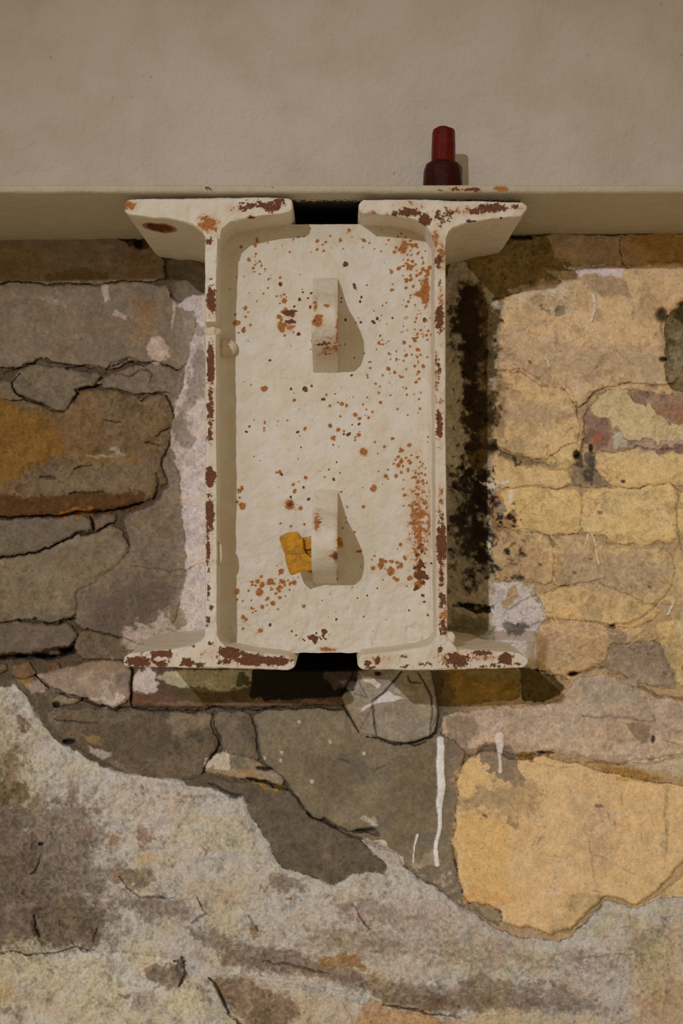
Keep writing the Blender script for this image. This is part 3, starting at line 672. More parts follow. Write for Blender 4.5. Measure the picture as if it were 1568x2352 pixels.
# ------------------------------------------------------------------ cracks
D1 = (50, 40, 26)
for pts, w, dp in [
    ([(-60, 541), (60, 543), (120, 540), (200, 542), (300, 545)], 2.5, 5),
    ([(10, 860), (60, 838), (110, 838), (150, 842), (200, 838), (240, 848), (290, 826), (330, 842)], 2.5, 4),
    ([(165, 925), (176, 905), (170, 893), (212, 888), (232, 884)], 4, 7),
    ([(100, 935), (60, 920), (40, 900), (30, 880), (50, 855)], 2.5, 5),
    ([(240, 860), (250, 832), (300, 822), (340, 835)], 2, 3),
    ([(260, 860), (300, 866), (330, 850), (350, 860), (345, 880)], 2, 3),
    ([(320, 925), (350, 905), (390, 900)], 3, 4),
    ([(-60, 1187), (60, 1186), (150, 1183), (240, 1176), (330, 1158)], 5, 9),
    ([(160, 1134), (240, 1130)], 4, 5), ([(90, 1100), (130, 1096)], 4, 5), ([(170, 1082), (210, 1068)], 3, 4),
    ([(206, 1186), (210, 1212)], 4, 6),
    ([(-60, 1284), (60, 1276), (120, 1254), (200, 1222), (262, 1205)], 2.5, 5),
    ([(40, 1430), (80, 1425), (130, 1434), (175, 1420)], 4, 6),
    ([(-60, 1516), (40, 1510), (90, 1506), (120, 1494), (165, 1484)], 8, 14),
    ([(170, 1470), (150, 1500), (100, 1510)], 6, 10),
    ([(300, 1295), (350, 1302), (390, 1312), (430, 1308), (468, 1292)], 1.3, 2),
    ([(360, 1090), (366, 1115), (350, 1150)], 4, 4),
    ([(330, 1012), (368, 1020)], 3, 4), ([(240, 970), (280, 972)], 3, 4),
    ([(360, 1000), (390, 985)], 3, 4), ([(312, 915), (335, 905)], 3, 3),
    ([(80, 1548), (110, 1575), (160, 1596), (210, 1610), (260, 1628), (306, 1622)], 4, 9),
    ([(302, 1530), (301, 1570), (303, 1622)], 4, 8),
    ([(300, 1628), (400, 1629), (600, 1628), (700, 1630), (790, 1628)], 3, 8),
    ([(490, 1632), (488, 1660), (500, 1690), (506, 1712), (480, 1748), (468, 1780)], 2.5, 5),
    ([(566, 1790), (610, 1797), (640, 1808), (664, 1816)], 5, 9),
    ([(470, 1772), (520, 1784), (566, 1792)], 2.5, 4),
    ([(475, 1800), (530, 1822), (560, 1828)], 3, 6),
    ([(120, 1650), (180, 1662), (225, 1660)], 2.5, 4),
    ([(700, 1870), (740, 1884), (770, 1896), (800, 1906), (870, 1918)], 5, 9),
    ([(656, 1800), (676, 1830), (704, 1866)], 1.8, 3),
    ([(920, 1540), (905, 1560), (880, 1590), (858, 1612), (860, 1650), (864, 1692)], 3.4, 6),
    ([(824, 1560), (838, 1590), (846, 1602), (804, 1590)], 1.8, 3),
    ([(934, 1552), (940, 1568), (965, 1570)], 2.4, 4),
    ([(960, 1545), (975, 1572), (990, 1600), (992, 1640), (988, 1684)], 2.4, 5),
    ([(822, 1684), (860, 1692), (900, 1706), (940, 1706), (985, 1692), (1000, 1650)], 1.8, 4),
    ([(786, 1620), (806, 1655), (822, 1684)], 2, 4),
    ([(856, 1620), (840, 1655), (822, 1682)], 1.2, 2),
    ([(782, 1745), (805, 1750)], 2.5, 3), ([(860, 1764), (900, 1752)], 1.5, 2),
    ([(1246, 1606), (1270, 1634)], 1.5, 2),
    ([(1300, 1560), (1260, 1544), (1225, 1530)], 5, 9), ([(1300, 1546), (1340, 1546), (1390, 1536)], 4, 8), ([(1395, 1548), (1440, 1556)], 4, 7),
    ([(1470, 1572), (1500, 1590), (1520, 1600), (1620, 1612)], 5, 8), ([(1340, 1646), (1380, 1650), (1430, 1650), (1500, 1655), (1500, 1640)], 2.5, 5),
    ([(1230, 1762), (1260, 1760), (1300, 1764), (1330, 1768)], 1.8, 3), ([(1340, 1756), (1370, 1750), (1420, 1754), (1500, 1742), (1600, 1735)], 3, 5),
    ([(1352, 1905), (1358, 1950), (1364, 2000), (1360, 2040)], 1.6, 3), ([(1362, 1960), (1395, 1970)], 2, 3), ([(1320, 1948), (1352, 1952)], 1.5, 2),
    ([(1245, 1965), (1300, 1970)], 2, 2.5), ([(1410, 1985), (1440, 2000), (1470, 2015)], 1.6, 2),
    ([(1530, 1830), (1524, 1880), (1532, 1930), (1526, 1980)], 2.2, 1.6),
    ([(1264, 2020), (1280, 2012)], 2, 2), ([(1350, 2040), (1380, 2050)], 2.5, 3),
    # right masonry
    ([(1150, 540), (1240, 536), (1300, 536), (1420, 534), (1620, 532)], 4, 7),
    ([(1422, 540), (1426, 600), (1440, 612)], 2, 4),
    ([(1225, 745), (1250, 735), (1266, 716), (1290, 708)], 1.6, 2.5),
    ([(1150, 854), (1200, 848), (1232, 870), (1246, 886)], 1.6, 3),
    ([(1300, 880), (1318, 905), (1324, 930), (1330, 985)], 2, 4),
    ([(1325, 930), (1348, 918), (1368, 896), (1390, 888), (1430, 882), (1500, 886), (1548, 884), (1556, 868)], 3, 6),
    ([(1348, 920), (1344, 950), (1340, 990), (1344, 1020)], 2.2, 4),
    ([(1290, 1005), (1308, 990), (1328, 985)], 1.6, 2), ([(1245, 1048), (1256, 1020), (1262, 1040), (1290, 1062)], 2.5, 4),
    ([(1165, 1034), (1240, 1054), (1262, 1040)], 1.8, 2.5),
    ([(1380, 1080), (1404, 1102)], 3, 4), ([(1320, 1050), (1335, 1035), (1340, 1010)], 5, 9),
    ([(1160, 1120), (1240, 1122), (1300, 1116), (1340, 1118), (1400, 1116)], 2, 3), ([(1420, 1116), (1500, 1118), (1540, 1106), (1565, 1130)], 2.2, 4),
    ([(1140, 1212), (1210, 1216), (1250, 1230), (1310, 1228), (1360, 1222), (1390, 1216)], 1.8, 2.5),
    ([(1340, 1160), (1334, 1175), (1346, 1186)], 2.4, 3), ([(1396, 1225), (1396, 1250), (1420, 1258), (1510, 1260)], 1.8, 2.5),
    ([(1262, 1230), (1268, 1262)], 3, 2.5),
    ([(1170, 1400), (1200, 1378), (1250, 1366), (1300, 1345), (1378, 1338)], 3, 6),
    ([(1345, 1428), (1390, 1434), (1440, 1430), (1470, 1418), (1500, 1400), (1512, 1386)], 4, 6),
    ([(1222, 1438), (1250, 1432), (1262, 1424)], 4, 7), ([(1300, 1510), (1340, 1480), (1370, 1470)], 1.8, 2),
    ([(1395, 1440), (1420, 1440)], 5, 6), ([(1450, 1356), (1486, 1364)], 1.2, 1.5),
    ([(1535, 1160), (1550, 1200), (1568, 1260)], 2, 3), ([(1525, 1700), (1560, 1710)], 3, 4), ([(1530, 725), (1520, 760), (1530, 800)], 3, 6),
    ([(1040, 1392), (1090, 1392), (1134, 1398)], 5, 8),
    # rubble
    ([(880, 2306), (960, 2320), (1060, 2340)], 4, 8), ([(480, 2250), (500, 2275), (530, 2330), (560, 2352)], 5, 8),
    ([(270, 2010), (290, 2040), (330, 2062), (400, 2062)], 2.4, 4), ([(820, 2080), (835, 2120), (850, 2130)], 3, 5),
    ([(395, 2210), (420, 2202), (425, 2240), (412, 2264)], 5, 7), ([(450, 2060), (470, 2100), (440, 2120)], 4, 5),
    ([(-60, 2184), (60, 2190), (120, 2185), (220, 2180)], 2.5, 4), ([(100, 1958), (70, 2010)], 3, 4), ([(85, 2100), (90, 2150)], 5, 6),
    ([(275, 2285), (290, 2290), (300, 2280)], 4, 4), ([(190, 2268), (205, 2256)], 2, 2), ([(225, 2130), (220, 2160)], 5, 5),
    ([(566, 2100), (590, 2140)], 3, 4), ([(1330, 2200), (1460, 2190)], 2, 3), ([(600, 2205), (660, 2215), (760, 2236)], 3, 4),
]:
    if pts[0][0] < 1100:
        crack(pts, w * .95, dp * .8, D1, .42)
    else:
        crack(pts, w * .85, dp * .65, (110, 88, 54), .30)
for a in [(1324, 1045, 9, 14, 8), (1522, 825, 9, 6, 7), (105, 1507, 26, 7, 12), (155, 1494, 22, 9, 12), (606, 1764, 22, 5, 6), (836, 1906, 28, 5, 7), (1315, 1546, 12, 8, 8),
          (1520, 725, 18, 22, 9), (1408, 1437, 8, 4, 6), (1240, 1729, 10, 3, 3), (1500, 1698, 5, 9, 5), (94, 1938, 6, 4, 6), (50, 1508, 16, 6, 10),
          (128, 1617, 12, 8, 8), (160, 1703, 16, 7, 8), (1180, 1208, 5, 3, 4), (1430, 1104, 5, 4, 4), (1356, 1030, 5, 10, 4), (290, 545, 20, 10, 8), (318, 560, 14, 16, 8),
          (1196, 545, 30, 7, 9), (1250, 536, 20, 5, 6), (1400, 535, 28, 5, 6), (1060, 570, 20, 10, 5), (870, 1548, 8, 5, 4)]:
    hole(*a)
# black dots of mould on the pale strip
dots = sstep(.70, .74, fbm(GX, GY, 12, 3, 131, .6)) * sstep(1150, 1140, GX) * sstep(1030, 1036, GX) * sstep(620, 700, GY) * sstep(1360, 1330, GY)
COL *= (1 - .8 * dots)[..., None]

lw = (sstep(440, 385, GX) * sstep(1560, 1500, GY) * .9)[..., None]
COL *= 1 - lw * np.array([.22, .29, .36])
COL *= np.array([1.02, .985, 1.03])
COL *= np.minimum(1, .88 / np.maximum(COL.max(-1), 1e-4))[..., None]
COL *= 1 - rub[..., None] * np.array([0, .03, .045])
HGT += 62 * sstep(1446, 1474, GY) * sstep(1536, 1510, GY) * sstep(1010, 1040, GX) * sstep(1262, 1205, GX)

# pocket between the two beams, behind the joining plate
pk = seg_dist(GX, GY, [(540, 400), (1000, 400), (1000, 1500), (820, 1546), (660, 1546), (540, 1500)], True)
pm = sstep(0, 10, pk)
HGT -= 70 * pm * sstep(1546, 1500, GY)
COL *= (1 - .86 * pm)[..., None]  # soot and the dark of the closed recess, both put into the colour

# white paint drips: real ridges
def drip(pts, ws, name='paint_drip', col=(206, 190, 184), h=1.6):
    s = box(pts, 16)
    d, t = seg_dist(WX2[s], WY2[s], pts, False)
    w = np.interp(t, np.linspace(0, 1, len(ws)), ws)
    a = sstep(1.0, .75, d / w)
    m = a > .35
    PIECES.append((name, None))
    LAB[s][m] = len(PIECES)
    HGT[s] += h * np.sqrt(np.clip(1 - (d / w) ** 2, 0, 1))
    COL[s] = COL[s] * (1 - a[..., None]) + alb(col) * a[..., None]
    RGH[s] = np.where(m, .05, RGH[s])


drip([(1012, 1700), (1012, 1800), (1009, 1840), (1010, 1870), (1003, 1940), (1004, 1984)], [9, 11, 9, 6, 5, 7])
drip([(1146, 1692), (1148, 1716), (1146, 1740), (1148, 1772)], [12, 10, 4, 7], col=(196, 178, 166))
drip([(957, 1920), (952, 1944), (950, 1980)], [4, 2.2, 1.6])
drip([(1363, 676), (1366, 700), (1360, 735)], [4, 3, 2], col=(204, 188, 170))
drip([(1348, 740), (1362, 765), (1373, 792)], [1.5, 1.8, 1.5], col=(200, 180, 146))
drip([(1340, 1260), (1352, 1215), (1362, 1235), (1372, 1298)], [1.6, 2, 2, 2.4], col=(202, 180, 146))
drip([(1254, 820), (1262, 842)], [3, 2], col=(196, 176, 140))
drip([(1543, 1385), (1532, 1412)], [2, 3], col=(206, 192, 170))

# base plane of the wall: a touch deeper at the left than at the right
WALL_Y = 0.155
base = WALL_Y + 0.010 * sstep(500, 0, GX) * sstep(720, 600, GY) - 0.018 * sstep(1020, 1150, GX) * sstep(1560, 1450, GY) - 0.012 * sstep(1560, 1800, GY) * 0
YW = base - HGT * 1e-3
CO = P_arr(GX, GY, YW)
COL = np.clip(COL, .003, .95)


# ------------------------------------------------------------------ materials
def new_mat(name):
    m = bpy.data.materials.new(name)
    m.use_nodes = True
    nt = m.node_tree
    nt.nodes.clear()
    out = nt.nodes.new('ShaderNodeOutputMaterial')
    b = nt.nodes.new('ShaderNodeBsdfPrincipled')
    nt.links.new(b.outputs[0], out.inputs[0])
    return m, nt, b


def nd(nt, t, **kw):
    n = nt.nodes.new(t)
    for k, v in kw.items():
        if isinstance(k, str) and k.startswith('i_'):
            n.inputs[k[2:].replace('_', ' ')].default_value = v
        else:
            setattr(n, k, v)
    return n


def mathn(nt, op, a, b=None, clamp=False):
    n = nt.nodes.new('ShaderNodeMath')
    n.operation = op
    n.use_clamp = clamp
    for i, v in enumerate((a, b)):
        if v is None:
            continue
        if hasattr(v, 'is_linked'):
            nt.links.new(v, n.inputs[i])
        else:
            n.inputs[i].default_value = v
    return n.outputs[0]


def noise(nt, scale, detail=4, rough=.6, vec=None):
    n = nt.nodes.new('ShaderNodeTexNoise')
    n.inputs['Scale'].default_value = scale
    n.inputs['Detail'].default_value = detail
    n.inputs['Roughness'].default_value = rough
    if vec is not None:
        nt.links.new(vec, n.inputs['Vector'])
    return n.outputs[0]


def mix(nt, f, a, b, blend='MIX'):
    n = nt.nodes.new('ShaderNodeMix')
    n.data_type = 'RGBA'
    n.blend_type = blend
    n.clamp_result = False
    for sock, v in ((n.inputs[0], f), (n.inputs[6], a), (n.inputs[7], b)):
        if hasattr(v, 'is_linked'):
            nt.links.new(v, sock)
        elif isinstance(v, (int, float)):
            sock.default_value = v
        else:
            sock.default_value = (*v, 1)
    return n.outputs[2]


def maprange(nt, v, a, b, c=0.0, d=1.0):
    n = nt.nodes.new('ShaderNodeMapRange')
    n.interpolation_type = 'SMOOTHSTEP'
    nt.links.new(v, n.inputs[0])
    n.inputs[1].default_value = a; n.inputs[2].default_value = b
    n.inputs[3].default_value = c; n.inputs[4].default_value = d
    return n.outputs[0]


def bump(nt, h, strength, dist, b):
    n = nt.nodes.new('ShaderNodeBump')
    n.inputs['Distance'].default_value = dist
    if hasattr(strength, 'is_linked'):
        nt.links.new(strength, n.inputs['Strength'])
    else:
        n.inputs['Strength'].default_value = strength
    nt.links.new(h, n.inputs['Height'])
    nt.links.new(n.outputs[0], b.inputs['Normal'])
    return n


def wall_material():
    m, nt, b = new_mat('weathered_masonry')
    tc = nd(nt, 'ShaderNodeTexCoord').outputs['Object']
    col = nd(nt, 'ShaderNodeAttribute', attribute_name='Col').outputs['Color']
    rg = nd(nt, 'ShaderNodeAttribute', attribute_name='Rgh').outputs['Fac']
    n1 = noise(nt, 420, 6, .72, tc)
    n2 = noise(nt, 90, 5, .65, tc)
    n3 = noise(nt, 1100, 3, .7, tc)
    v = mathn(nt, 'MULTIPLY', maprange(nt, n1, .3, .7, .87, 1.17), maprange(nt, n2, .3, .7, .92, 1.12))
    c = mix(nt, 1.0, col, (1, 1, 1), 'MULTIPLY')
    cc = nt.nodes.new('ShaderNodeVectorMath'); cc.operation = 'SCALE'
    nt.links.new(c, cc.inputs[0]); nt.links.new(v, cc.inputs[3])
    # dark pits
    pit = maprange(nt, n1, .40, .33)
    c2 = mix(nt, mathn(nt, 'MULTIPLY', pit, mathn(nt, 'SUBTRACT', .38, mathn(nt, 'MULTIPLY', maprange(nt, rg, .7, .9), .24))), cc.outputs[0], (.05, .035, .02))
    nt.links.new(c2, b.inputs['Base Color'])
    b.inputs['Roughness'].default_value = .88
    b.inputs['Specular IOR Level'].default_value = .25
    h = mathn(nt, 'ADD', mathn(nt, 'MULTIPLY', n1, 1.0), mathn(nt, 'MULTIPLY', n3, .35))
    h = mathn(nt, 'ADD', h, mathn(nt, 'MULTIPLY', n2, 1.6))
    st = maprange(nt, rg, 0, 1, .3, .85)
    bump(nt, h, st, .0026, b)
    return m


def plaster_material(name, base, dark, mottling=1.0):
    m, nt, b = new_mat(name)
    tc = nd(nt, 'ShaderNodeTexCoord').outputs['Object']
    n1 = noise(nt, 14, 6, .6, tc)
    n2 = noise(nt, 260, 5, .65, tc)
    n3 = noise(nt, 60, 4, .6, tc)
    c = mix(nt, maprange(nt, n1, .35, .68), base, dark)
    c = mix(nt, mathn(nt, 'MULTIPLY', maprange(nt, n2, .64, .72), .35), c, tuple(x * .55 for x in base))
    nt.links.new(c, b.inputs['Base Color'])
    b.inputs['Roughness'].default_value = .8
    b.inputs['Specular IOR Level'].default_value = .3
    vo = nt.nodes.new('ShaderNodeTexVoronoi')
    vo.inputs['Scale'].default_value = 34
    vo.inputs['Randomness'].default_value = 1
    nt.links.new(tc, vo.inputs['Vector'])
    dent = maprange(nt, vo.outputs['Distance'], .06, .02)
    h = mathn(nt, 'ADD', n2, mathn(nt, 'MULTIPLY', n3, 2.6))
    h = mathn(nt, 'SUBTRACT', h, mathn(nt, 'MULTIPLY', dent, 1.2))
    bump(nt, h, .6 * mottling, .0018, b)
    return m


def painted_steel(name='white_paint_over_rust', k=1.0):
    """old white paint over steel, R of the attribute = dark rust, G = orange rust, B = grime"""
    m, nt, b = new_mat(name)
    tc = nd(nt, 'ShaderNodeTexCoord').outputs['Object']
    at = nd(nt, 'ShaderNodeAttribute', attribute_name='Rust')
    sp = nt.nodes.new('ShaderNodeSeparateColor')
    nt.links.new(at.outputs['Color'], sp.inputs[0])
    r, g, d = sp.outputs
    n1 = noise(nt, 230, 7, .70, tc)
    n2 = noise(nt, 640, 5, .7, tc)
    n3 = noise(nt, 60, 5, .6, tc)
    base = mix(nt, maprange(nt, n3, .35, .65), tuple(k * alb((189, 176, 163))), tuple(k * alb((184, 168, 148))))
    base = mix(nt, mathn(nt, 'MULTIPLY', d, .45, True), base, tuple(alb((170, 148, 104))))
    # freckles
    fr = maprange(nt, n2, .685, .72)
    base = mix(nt, mathn(nt, 'MULTIPLY', fr, .45), base, tuple(alb((120, 78, 40))))
    gm = maprange(nt, mathn(nt, 'ADD', mathn(nt, 'MULTIPLY', mathn(nt, 'SUBTRACT', n1, .5), 1.5), g), .40, .60)
    oc = mix(nt, maprange(nt, n2, .35, .6), tuple(alb((158, 100, 42))), tuple(alb((128, 74, 34))))
    base = mix(nt, mathn(nt, 'MULTIPLY', maprange(nt, g, .12, .5), .30), base, tuple(alb((172, 128, 84))))
    c = mix(nt, gm, base, oc)
    rm = maprange(nt, mathn(nt, 'ADD', mathn(nt, 'MULTIPLY', mathn(nt, 'SUBTRACT', n1, .5), 1.7), r), .40, .50)
    halo = maprange(nt, mathn(nt, 'ADD', mathn(nt, 'MULTIPLY', mathn(nt, 'SUBTRACT', n1, .5), 1.7), r), .32, .44)
    c = mix(nt, mathn(nt, 'MULTIPLY', halo, .6), c, tuple(alb((160, 116, 76))))
    rc = mix(nt, maprange(nt, n2, .4, .62), tuple(alb((78, 44, 30))), tuple(alb((104, 60, 36))))
    c = mix(nt, rm, c, rc)
    so = nd(nt, 'ShaderNodeAttribute', attribute_name='GapShade').outputs['Fac']
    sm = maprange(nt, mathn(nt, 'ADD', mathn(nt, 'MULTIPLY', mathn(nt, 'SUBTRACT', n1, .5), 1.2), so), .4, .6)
    c = mix(nt, sm, c, (.010, .008, .006))  # painted gap shade: black where the attribute is high
    nt.links.new(c, b.inputs['Base Color'])
    rr = mathn(nt, 'ADD', mathn(nt, 'MULTIPLY', rm, .32), .55)
    nt.links.new(rr, b.inputs['Roughness'])
    b.inputs['Specular IOR Level'].default_value = .35
    h = mathn(nt, 'SUBTRACT', mathn(nt, 'ADD', mathn(nt, 'MULTIPLY', n3, 1.8), mathn(nt, 'MULTIPLY', n1, .7)), mathn(nt, 'MULTIPLY', rm, .45))
    bump(nt, h, .8, .0024, b)
    return m


def resin(name, c, rough, trans, sss=.5, coat=.5):
    m, nt, b = new_mat(name)
    tc = nd(nt, 'ShaderNodeTexCoord').outputs['Object']
    n1 = noise(nt, 160, 5, .7, tc)
    cc = mix(nt, maprange(nt, n1, .35, .65), c, tuple(x * .55 for x in c))
    nt.links.new(cc, b.inputs['Base Color'])
    b.inputs['Roughness'].default_value = rough
    b.inputs['Transmission Weight'].default_value = trans
    b.inputs['IOR'].default_value = 1.45
    b.inputs['Subsurface Weight'].default_value = sss
    b.inputs['Subsurface Radius'].default_value = (.012, .004, .001)
    b.inputs['Subsurface Scale'].default_value = 1.0
    b.inputs['Coat Weight'].default_value = coat
    b.inputs['Specular IOR Level'].default_value = .3 if sss else .13
    b.inputs['Coat Roughness'].default_value = .15
    bump(nt, noise(nt, 240, 5, .7, tc), .55, .002, b)
    return m


M_WALL = wall_material()
M_PLASTER = plaster_material('smooth_warm_plaster', tuple(alb((163, 148, 136))), tuple(alb((155, 140, 125))))
M_STEEL = painted_steel()
M_LEDGE = painted_steel('dull_cream_paint', .66)
M_RED = resin('red_resin', (.14, .006, .001), .3, 0, 0, 0)
M_RED_DARK = resin('dark_red_resin', (.045, .003, .001), .3, 0, 0, 0)
M_AMBER = resin('amber_resin', (.85, .40, .003), .4, .25, .35, .15)
M_DARK, _nt, _b = new_mat('soot_black')
_b.inputs['Base Color'].default_value = (.012, .009, .006, 1)
_b.inputs['Roughness'].default_value = 1.0

# ------------------------------------------------------------------ build the wall pieces from the raster
ny_, nx_ = NS
vid = np.arange(ny_ * nx_).reshape(NS)
cells = LAB[:-1, :-1]
COF = CO.reshape(-1, 3)
COLF = COL.reshape(-1, 3)
RGF = RGH.ravel()


def build_piece(mask, name, parent, label=None, skirt=.02):
    iy, ix = np.nonzero(mask)
    if len(iy) < 12:
        return None
    a = vid[iy, ix]; b_ = vid[iy, ix + 1]; c = vid[iy + 1, ix + 1]; d = vid[iy + 1, ix]
    q = np.stack([a, d, c, b_], -1)
    # open edges get a skirt going back into the wall
    e = np.concatenate([q[:, [0, 1]], q[:, [1, 2]], q[:, [2, 3]], q[:, [3, 0]]]).astype(np.int64)
    key = e[:, 0] * (ny_ * nx_) + e[:, 1]
    rkey = e[:, 1] * (ny_ * nx_) + e[:, 0]
    be = e[~np.isin(key, rkey)]
    un, inv = np.unique(q, return_inverse=True)
    q = inv.reshape(-1, 4)
    co = COF[un]
    bv = np.unique(be)
    bi = np.searchsorted(un, be)
    back = np.full(len(un), -1)
    bloc = np.searchsorted(un, bv)
    back[bloc] = len(un) + np.arange(len(bv))
    cb = co[bloc].copy()
    cb[:, 1] = np.maximum(cb[:, 1] + .004, WALL_Y + skirt)
    sk = np.stack([bi[:, 1], bi[:, 0], back[bi[:, 0]], back[bi[:, 1]]], -1)
    co = np.concatenate([co, cb])
    q = np.concatenate([q, sk])
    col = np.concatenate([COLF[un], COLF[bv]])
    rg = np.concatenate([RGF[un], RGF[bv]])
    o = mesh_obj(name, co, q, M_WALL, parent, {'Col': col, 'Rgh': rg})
    if label:
        o['label'] = label
    return o


wall = build_piece(cells == 0, 'wall_back', None)
tag(wall, 'old rubble and brick wall with yellow and white paint around the beams', None, 'structure')
for k, (nm, lb) in enumerate(PIECES, 1):
    build_piece(cells == k, nm, wall, lb)


# ------------------------------------------------------------------ upper wall and ledge
def blobs(px, py, lst):
    v = np.zeros(px.shape)
    for (x, y, rx, ry, s) in lst:
        d = ((px - x) / rx) ** 2 + ((py - y) / ry) ** 2
        v = np.maximum(v, s * np.exp(-d * .9))
    return v


def slab(name, x0, x1, zlo, zhi, y0, y1, mat, nu, nz, r, amp, seed, parent=None, ny=6):
    us = np.linspace(x0, x1, nu)
    vs = np.linspace(0, 1, nz)
    ws = np.concatenate([[0], np.linspace(.15, 1, ny)])
    i, j, k, q = lattice(us, vs, ws)
    x = us[i]
    z = zlo + (zhi - zlo) * vs[j]
    y = y0 + (y1 - y0) * ws[k]
    e = np.minimum(z - zlo, zhi - z)
    off = np.where(k == 0, r * (1 - np.sqrt(np.clip(1 - (1 - np.clip(e / r, 0, 1)) ** 2, 0, 1))), 0)
    nzv = (fbm(x / PX, z / PX, 80, 4, seed) - .5) * amp
    y = y + off + np.where(k == 0, nzv, 0)
    zz = z + np.where((j == 0), (fbm(x / PX, x * 0 + 5, 50, 3, seed + 3) - .5) * amp * .8, 0)
    attrs = None
    if mat == M_LEDGE:
        yv = y
        px = 784 + x / PX
        so = sstep(292, 306, px) * sstep(1214, 1200, px) * sstep(.0005, .004, yv) * (j == 0)  # shade of the gap over the beams, painted black on the underside
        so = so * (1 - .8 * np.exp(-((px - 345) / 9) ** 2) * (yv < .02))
        rr_ = blobs(px, 1176 - zz / PX, [(1080, 437, 26, 6, .62), (1010, 439, 12, 5, .6), (1040, 436, 14, 6, .55), (478, 436, 20, 5, .4), (620, 432, 50, 5, .3), (1200, 440, 16, 5, .3)]) * (yv < .004)
        gg_ = blobs(px, 1176 - zz / PX, [(1150, 435, 16, 9, .8), (1070, 438, 60, 6, .4), (1050, 440, 8, 5, .6)]) * (yv < .004) + .05
        attrs = {'Rust': np.stack([rr_, gg_, np.full(len(x), .55)], -1), 'GapShade': so}
    return mesh_obj(name, np.stack([x, y, zz], -1), q, mat, parent, attrs, sharp=50)


XL, XR = -.42, .42
Z_LO, Z_HI = 731 * PX, 750.5 * PX
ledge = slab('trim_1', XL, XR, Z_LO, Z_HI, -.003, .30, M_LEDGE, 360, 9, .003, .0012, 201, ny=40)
tag(ledge, 'thin cream painted ledge resting on both beams', None, 'structure')
upper = slab('wall_upper', XL, XR, Z_HI, .62, .058, .30, M_PLASTER, 240, 120, .001, .0022, 205)
tag(upper, 'smooth warm grey plastered wall above the ledge', None, 'structure')


# ------------------------------------------------------------------ rust maps in photo pixels
RUST_D = [  # dark rust: x, y, rx, ry, strength
    (600, 470, 60, 12, .50), (560, 478, 24, 12, .5), (640, 465, 22, 14, .55), (575, 500, 16, 5, .5), (625, 480, 26, 10, .55), (480, 555, 14, 12, .45),
    (485, 690, 11, 34, .78), (484, 640, 10, 10, .4), (484, 840, 10, 62, .72), (483, 940, 10, 50, .6), (482, 1000, 10, 30, .5), (482, 1095, 12, 26, .8), (482, 1180, 11, 55, .66),
    (478, 1260, 6, 60, .6), (478, 1360, 5, 40, .48), (484, 1395, 8, 10, .5), (478, 1425, 7, 20, .5),
    (320, 1520, 36, 14, .72), (370, 1502, 34, 10, .70), (372, 1524, 22, 10, .55), (430, 1522, 22, 12, .62), (460, 1528, 14, 8, .6), (484, 1478, 12, 6, .55), (440, 1485, 10, 6, .5),
    (530, 1500, 36, 16, .72), (575, 1515, 42, 16, .68), (620, 1518, 34, 13, .68), (648, 1518, 22, 12, .72), (520, 1520, 30, 12, .5),
    # right beam
    (940, 488, 34, 12, .7), (975, 505, 16, 16, .72), (905, 490, 20, 8, .45), (1010, 500, 22, 24, .46), (1030, 490, 14, 20, .5), (1130, 478, 44, 12, .66), (1090, 485, 24, 12, .5),
    (1180, 475, 16, 10, .4), (1080, 508, 18, 5, .5), (1150, 502, 20, 4, .4), (1006, 600, 10, 20, .55), (1008, 650, 8, 14, .45), (1008, 730, 12, 40, .62), (1006, 850, 8, 50, .45),
    (1008, 975, 10, 46, .6), (1013, 1250, 13, 60, .72), (1013, 1190, 8, 40, .45), (1014, 1330, 8, 40, .5), (1015, 1380, 10, 30, .55), (1016, 1440, 12, 26, .55),
    (845, 1523, 12, 10, .58), (868, 1515, 9, 11, .62), (850, 1533, 16, 6, .5), (925, 1508, 14, 8, .5), (1010, 1494, 10, 8, .62), (1050, 1518, 34, 18, .66), (1040, 1505, 22, 10, .55),
    (1110, 1500, 32, 8, .62), (1162, 1513, 18, 15, .78), (1190, 1525, 12, 8, .42), (975, 1525, 30, 8, .42), (930, 1530, 26, 6, .44), (1130, 1530, 50, 6, .45),
]
RUST_G = [
    (480, 515, 28, 20, .80), (465, 500, 16, 10, .6), (295, 472, 26, 14, .72), (540, 480, 40, 16, .4), (610, 500, 60, 8, .4), (484, 700, 12, 40, .45), (484, 900, 12, 160, .42), (482, 1200, 12, 150, .42),
    (480, 1500, 60, 20, .34), (330, 1520, 50, 16, .45), (590, 1520, 90, 18, .46), (855, 490, 16, 10, .5), (1000, 550, 10, 30, .62), (1012, 590, 14, 40, .6), (1012, 720, 14, 80, .5),
    (1002, 870, 6, 80, .6), (1012, 960, 12, 100, .42), (1012, 1150, 9, 60, .5), (1012, 1300, 14, 130, .5), (1018, 1430, 14, 50, .6), (1080, 485, 60, 16, .5), (1190, 480, 24, 14, .45),
    (1040, 1510, 60, 20, .55), (1110, 1510, 60, 16, .46), (870, 1515, 50, 20, .42), (940, 470, 60, 18, .36),
]
DIRT = [(1012, 580, 14, 60, .8), (1012, 760, 14, 100, .6), (1012, 1200, 14, 200, .4), (550, 505, 90, 14, .4), (484, 900, 16, 400, .3), (420, 490, 60, 20, .3), (950, 500, 90, 14, .4), (484, 755, 18, 12, .9)]


def beam_attr(co, extra=0.0):
    k = PX * (1 + co[:, 1] / DIST)
    px = 784 + co[:, 0] / k; py = 1176 - co[:, 2] / k
    fade = sstep(.006, .001, co[:, 1])
    r = blobs(px, py, RUST_D) * 1.14 * (.25 + .75 * fade)
    g = blobs(px, py, RUST_G) * (.35 + .65 * fade) + .06
    d = blobs(px, py, DIRT) + .25 * (1 - fade)
    return np.stack([r, g, np.clip(d, 0, 1)], -1)


BACK = .30


